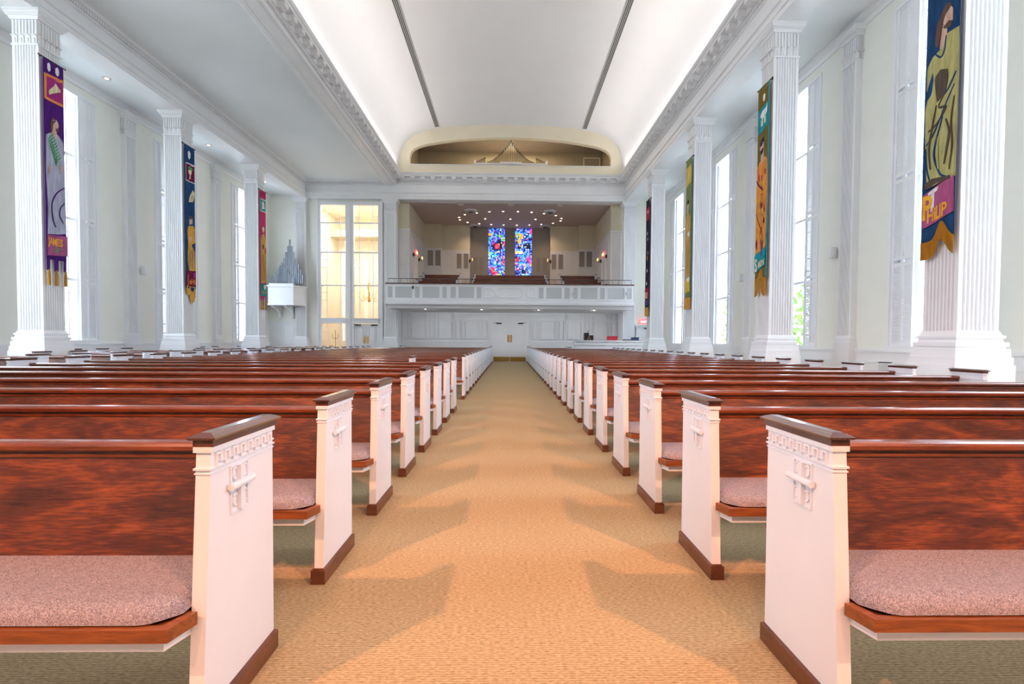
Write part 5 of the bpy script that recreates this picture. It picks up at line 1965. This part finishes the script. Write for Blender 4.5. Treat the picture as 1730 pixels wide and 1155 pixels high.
for q in (0.2, 0.38, 0.55, 0.75):
    B.stroke('fold', 'wine', [(q, 0.53), (q + 0.06, 0.63), (q, 0.75)], 0.008)
B.patch('name_panel', 'teal_green', [(0.0, 0.77), (1.0, 0.768), (1.0, 0.875), (0.0, 0.875)])
B.patch('dove', 'white_cloth', [(0.5, 0.79), (0.7, 0.775), (0.95, 0.785), (0.8, 0.815), (0.6, 0.825)])
B.stroke('script', 'gold', [(0.15, 0.85), (0.35, 0.835), (0.5, 0.855), (0.7, 0.84), (0.9, 0.85)], 0.018)
for u in (0.02, 0.37, 0.72):
    B.patch('tab', 'rose', [(u, 0.878), (u + 0.26, 0.878), (u + 0.2, 0.92), (u + 0.06, 0.92)], lift=0.004)
    B.tassel(u + 0.13, 0.915, 0.36)

# ------------------------------------------------------------------ chamber organ on the wall bracket
t = thing('chamber_organ', (-10.78, 24.9, 2.74), 'small white cased chamber organ with silver pipes on a wall bracket', 'organ')
MB().prism([(-0.60, -0.55), (0.58, -0.55), (0.84, 0.0), (0.84, 0.29), (0.18, 0.29), (0.18, 0.58), (-0.80, 0.58), (-0.80, 0.0)], 'z', 0.06, 0.86).build('case', 'white_paint', t)
MB().prism([(-0.64, -0.60), (0.62, -0.60), (0.89, -0.02), (0.89, 0.29), (0.18, 0.29), (0.18, 0.58), (-0.85, 0.58), (-0.85, -0.02)], 'z', 0.86, 0.93).build('deck', 'white_paint', t)
MB().prism([(-0.62, -0.58), (0.60, -0.58), (0.86, -0.01), (0.86, 0.29), (0.18, 0.29), (0.18, 0.58), (-0.82, 0.58), (-0.82, -0.01)], 'z', 0.0, 0.07).build('base_moulding', 'white_paint', t)
MB().box(-0.58, 0.56, -0.52, -0.46, 0.93, 1.02).build('pipe_rack', 'white_paint', t)
for s in (-0.5, 0.12):
    MB().prism([(0.58, 0.0), (-0.45, 0.0), (-0.30, -0.08), (0.10, -0.16), (0.35, -0.30), (0.45, -0.55), (0.58, -0.60)], 'x', s - 0.05, s + 0.05).build('bracket', 'white_paint', t)
for k in range(15):
    u = abs(k - 7) / 7.0
    h = 0.28 + 0.72 * (1 - u) ** 1.3
    r = 0.036 - 0.014 * u
    p = MB()
    p.cyl((0, 0, 0.93), (0, 0, 1.10), r * 0.3, r, 10)
    p.cyl((0, 0, 1.10), (0, 0, 1.02 + h), r, r, 10)
    p.build('pipe', 'silver_pipe', t, (-0.54 + k * 0.076, -0.42, 0))
for k in range(13):
    u = abs(k - 6) / 6.0
    h = 0.5 + 1.65 * (1 - u) ** 1.1
    p = MB()
    p.cyl((0, 0, 0.93), (0, 0, 1.08), 0.012, 0.040, 10)
    p.cyl((0, 0, 1.08), (0, 0, 1.0 + h), 0.040, 0.040, 10)
    p.build('pipe', 'silver_pipe', t, (-0.30 + k * 0.088, -0.15 + 0.015 * k, 0))

# ------------------------------------------------------------------ small wall loudspeakers and soffit lamps
def wall_speaker(loc, s, label):
    t = thing('loudspeaker', loc, label, 'speaker', 'small wall speakers')
    m = MB()
    m.prism([(-s * 0.03, -0.10), (-s * 0.14, -0.075), (-s * 0.14, 0.075), (-s * 0.03, 0.10)], 'z', -0.12, 0.12)
    m.build('cabinet', 'white_paint', t)
    MB().box(*sorted((-s * 0.141, -s * 0.146)), -0.065, 0.065, -0.105, 0.105).build('grille', 'white_paint', t)
    MB().cyl((0, 0, 0), (-s * 0.04, 0, 0), 0.02).build('bracket', 'iron', t)


wall_speaker((WALL_R, 11.98, 3.23), 1, 'small white speaker on the wall behind the moss banner column')
wall_speaker((WALL_R, 16.7, 3.23), 1, 'small white speaker on the wall behind the sage banner column')
wall_speaker((WALL_L, 16.72, 3.3), -1, 'small white speaker on the wall beside the navy and gold banner column')
for x, y, q in ((-11.05, 14.36, 'near the purple banner'), (-11.05, 19.1, 'near the navy and gold banner'), (-11.05, 23.4, 'near the wall organ')):
    t = thing('downlight', (x, y, 8.2), 'round lit downlight in the side aisle ceiling ' + q, 'light', 'side aisle downlights')
    link('lens', LENS, t, (0, 0, -0.016))
    link('trim_ring', RING, t)
# low wall vent beyond the right pews
t = thing('wall_vent', (WALL_R - 0.03, 10.24, 0.50), 'grey louvred vent low on the white wainscot by the window', 'vent')
MB().box(-0.012, 0, -0.2, 0.2, 0, 0.25).build('frame', 'white_paint', t)
for k in range(7):
    MB().box(-0.02, -0.012, -0.18, 0.18, 0.02 + k * 0.032, 0.04 + k * 0.032).build('slat', 'grille_grey', t)

# fixtures on the balcony front
for x, q in ((-4.5, 'vestibule'), (2.95, 'middle'), (5.45, 'counter')):
    t = thing('spotlight', (x, PY_ - 0.02, 3.36 if x > 0 else 3.58), 'small bracket spotlight fixed to the balcony front, %s end' % q, 'spotlight', 'balcony front fixtures')
    MB().box(-0.05, 0.05, -0.01, 0.02, -0.10, 0.10).build('backplate', 'white_paint', t)
    MB().cyl((0, -0.01, 0), (0, -0.12, -0.02), 0.012, n=6).build('arm', 'iron', t)
    MB().lathe([(0.03, -0.09), (0.045, -0.02), (0.03, 0.06)], 10, (0, -0.14)).build('head', 'iron' if x < 0 else 'grille_grey', t)

# ------------------------------------------------------------------ shrubs outside the right windows
for k, (x, y, h, q) in enumerate(((10.2, 17.0, 3.6, 'tall'), (10.6, 20.2, 2.6, 'low'), (11.5, 25.5, 4.4, 'broad'))):
    t = thing('shrub', (x, y, -0.5), '%s sunlit green shrub outside the window wall' % q, 'shrub', 'shrubs outside')
    rr = random.Random(20 + k)
    m = MB()
    for q2 in range(420):
        a, e = rr.uniform(0, 2 * math.pi), rr.uniform(-0.9, 1.0)
        rad = 0.85 * rr.uniform(0.5, 1.0) * math.sqrt(max(0.05, 1 - e * e * 0.8))
        c = Vector((rad * math.cos(a), rad * math.sin(a), h * 0.55 + e * h * 0.45))
        n = Vector((rr.uniform(-1, 1), rr.uniform(-1, 1), rr.uniform(-0.3, 1))).normalized()
        u = n.orthogonal().normalized() * 0.13
        v = n.cross(u).normalized() * 0.07
        m.add([tuple(c - u), tuple(c + v), tuple(c + u), tuple(c - v)], [(0, 1, 2, 3)])
    m.build('foliage', 'leaf_green', t, kind='stuff')
    MB().cyl((0, 0, 0), (0, 0, h * 0.6), 0.06, 0.03, 8).build('trunk', 'bark', t)
